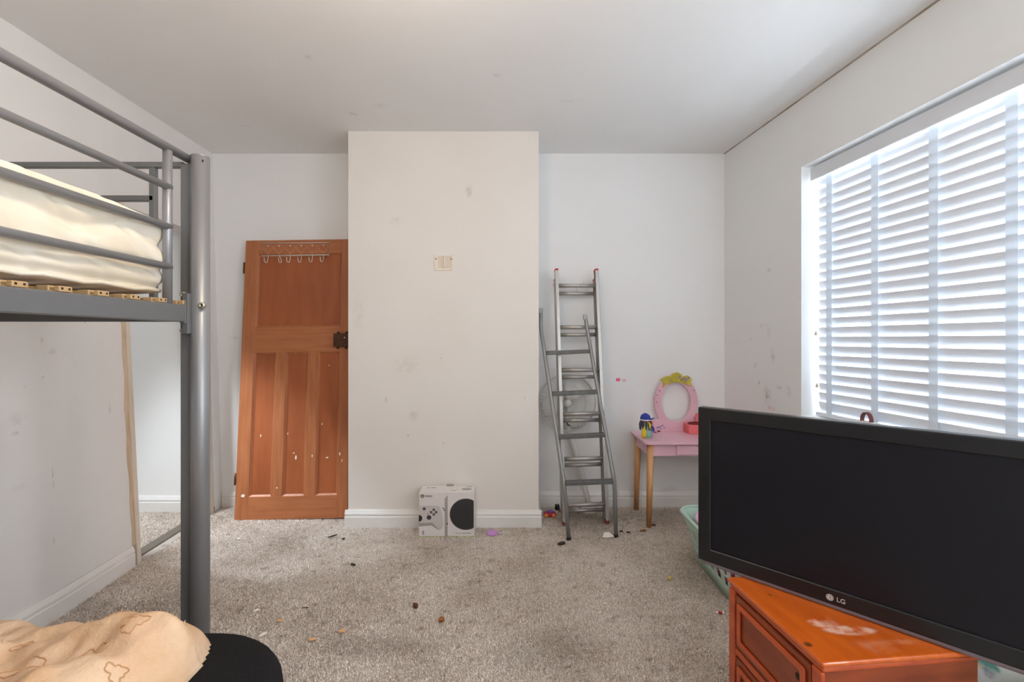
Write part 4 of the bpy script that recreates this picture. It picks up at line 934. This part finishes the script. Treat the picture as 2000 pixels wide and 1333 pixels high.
# ------------------------------------------------------------------ litter on the carpet
def chip(name, px, py, sx, sy, sz, m, lab, cat, rz=0, z=.007, seed=0):
    sx, sy, sz = sx*1.35, sy*1.35, sz*1.2
    p = on_floor(px, py); rnd = random.Random(seed or px)
    poly = [(sx*(.8+.4*rnd.random())*math.cos(a), sy*(.8+.4*rnd.random())*math.sin(a)) for a in [2*math.pi*k/9 for k in range(9)]]
    o = B().slab(poly, 0, sz).build(name, m, bevel=min(sz*.3,.003)); o.location = (p.x, p.y, z); o.rotation_euler = (0,0,rz); return tag(o, lab, cat)
M_choc = mat('dark_brown', srgb(92,52,34), .7); M_orc = mat('orange_brown', srgb(176,116,60), .7, col2=srgb(110,60,30), scale=60); M_flake = mat('pale_flake', srgb(246,238,226), .6); M_orf = mat('orange_flake', srgb(226,176,128), .7); M_blk = mat('black_scrap', srgb(44,38,34), .7); M_gold = mat('yellow_bead', srgb(206,190,110), .4); M_wht = mat('white_card', srgb(240,236,230), .6)
chip('brown_crumb', 811,1190,.014,.008,.012,M_choc,'dark brown oblong crumb on the carpet in front of the box','crumb',-1.0)
chip('brown_crumb', 862,1217,.010,.010,.011,M_orc,'orange brown crumb nearest the viewer on the carpet','crumb')
chip('black_scrap', 690,1107,.013,.006,.005,M_blk,'small black scrap on the carpet in the middle of the floor','scrap',-.5)
chip('black_sliver', 651,1050,.022,.005,.004,M_blk,'black sliver on the bright carpet below the leaning door','scrap',.8)
chip('black_crumb', 671,1056,.006,.006,.005,M_blk,'tiny black crumb beside the sliver below the leaning door','crumb')
chip('orange_flake', 547,1217,.010,.006,.004,M_orf,'orange flake on the carpet just above the black futon corner','flake')
chip('orange_flake', 610,1254,.010,.006,.004,M_orf,'pale orange flake on the carpet right of the black futon','flake',.3)
chip('orange_flake', 668,1238,.011,.007,.005,M_orf,'orange brown flake in the open carpet right of the pale orange flake','flake',.2)
chip('white_flake', 500,1197,.009,.006,.004,M_flake,'white flake on the carpet beside the bed post','flake',1)
chip('white_flake', 513,1244,.013,.006,.004,M_flake,'long white flake at the edge of the black futon','flake',1)
chip('white_flake', 466,1056,.008,.006,.005,M_wht,'white speck on the bright carpet near the doorway','flake')
chip('thin_twig', 597,1191,.012,.002,.002,M_choc,'thin brown twig on the carpet','twig',.1)
chip('dark_leaf', 1097,1066,.020,.012,.007,M_blk,'dark crumpled leaf in front of the left ladder foot','leaf',.5)
chip('yellow_bead', 1308,1136,.008,.008,.012,M_gold,'small yellow bead on the carpet left of the basket','bead')
sweet = thing('wrapped_sweet', 'red and white wrapped sweet on the carpet by the orange cabinet', 'sweet', on_floor(1406,1203)+Vector((0,0,.006)))
B().tube([(-.004,0,.006),(.008,0,.006)], .006, 8).build('sweet_body', M_redc, sweet); B().lathe([(.001,-.006),(.006,0),(.001,.006)], Matrix.Translation((-.012,0,.007)), 8).build('wrapper_twist', M_flake, sweet); B().lathe([(.001,-.006),(.006,0),(.001,.006)], Matrix.Translation((.014,0,.007)), 8).build('wrapper_twist', M_flake, sweet)
chip('brown_leaf', 1256,1040,.016,.008,.006,M_orc,'brown dried leaf in front of the pink table leg','leaf',.2)
chip('brown_leaf', 1277,1029,.010,.006,.006,M_choc,'brown crumb right of the pink table leg','crumb')
chip('dark_crumb', 1227,1043,.010,.006,.004,M_blk,'dark crumb between the ladder foot and the pink table leg','crumb')
chip('dark_crumb', 1213,1041,.010,.006,.004,M_blk,'dark crumb just right of the grey ladder foot','crumb',.4)
chip('dark_crumb', 1329,985,.012,.008,.012,M_choc,'brown crumb under the pink table by the skirting','crumb')
p_ = on_floor(961,1045)
disc = B().lathe([(.034,0),(.036,.004),(.034,.008),(.02,.010),(.001,.010)], None, 28).build('purple_disc', mat('purple_plastic', srgb(196,142,206), .5)); disc.location = (p_.x,p_.y,.008); disc.rotation_euler = (.12,.05,0); tag(disc, 'flat purple plastic disc on the carpet right of the console box', 'disc')
p_ = on_floor(1188,1051)
wc = B().add([(-.036,-.010,0),(-.004,-.024,.004),(.036,-.002,.002),(.008,.022,.020),(-.022,.018,.016),(-.036,-.010,.0015),(-.004,-.024,.0055),(.036,-.002,.0035),(.008,.022,.0215),(-.022,.018,.0175)], [(4,3,2,1,0),(5,6,7,8,9),(0,1,6,5),(1,2,7,6),(2,3,8,7),(3,4,9,8),(4,0,5,9)]).build('paper_scrap', M_wht); wc.location = (p_.x,p_.y,.006); tag(wc, 'folded white card scrap beside the right foot of the grey ladder', 'paper')
p_ = on_floor(1123,996)
ps = chip('paper_scrap', 1122,996,.020,.012,.008,M_wht,'small white scrap on the carpet under the lowest ladder rung','paper')
toy = thing('toy_car', 'small red toy with orange trim on the carpet left of the ladders', 'toy', on_floor(1074,1010)+Vector((0,0,.006)))
B().slab(rrect(-.040,.042,-.026,.026,.022), 0, .026).build('toy_body', M_red, toy, .008, 3)
B().slab(rrect(-.018,.024,-.018,.018,.014), .024, .038).build('toy_cabin', M_purple, toy, .006, 3)
for x,y in ((-.028,-.024),(.024,-.024)): B().lathe([(.012,0),(.013,.006),(.006,.008)], Matrix.Translation((x,y,.012)) @ Matrix.Rotation(math.pi/2,4,'X'), 14).build('wheel', mat('orange_plastic', srgb(240,150,60), .5), toy)
pg = thing('black_plug', 'black plug on the carpet by the skirting behind the ladders', 'plug', (.318,3.205,.006))
B().box(-.016,.016,-.015,.015,0,.034).build('plug_body', M_blackp, pg, .004); B().box(-.006,.006,.014,.026,.01,.02).build('plug_pin', M_bolt, pg)
B().tube([(0,-.012,.02),(.01,-.04,.004),(.04,-.06,.004),(.08,-.07,.004)], .003, 6).build('flex', M_blackp, pg)
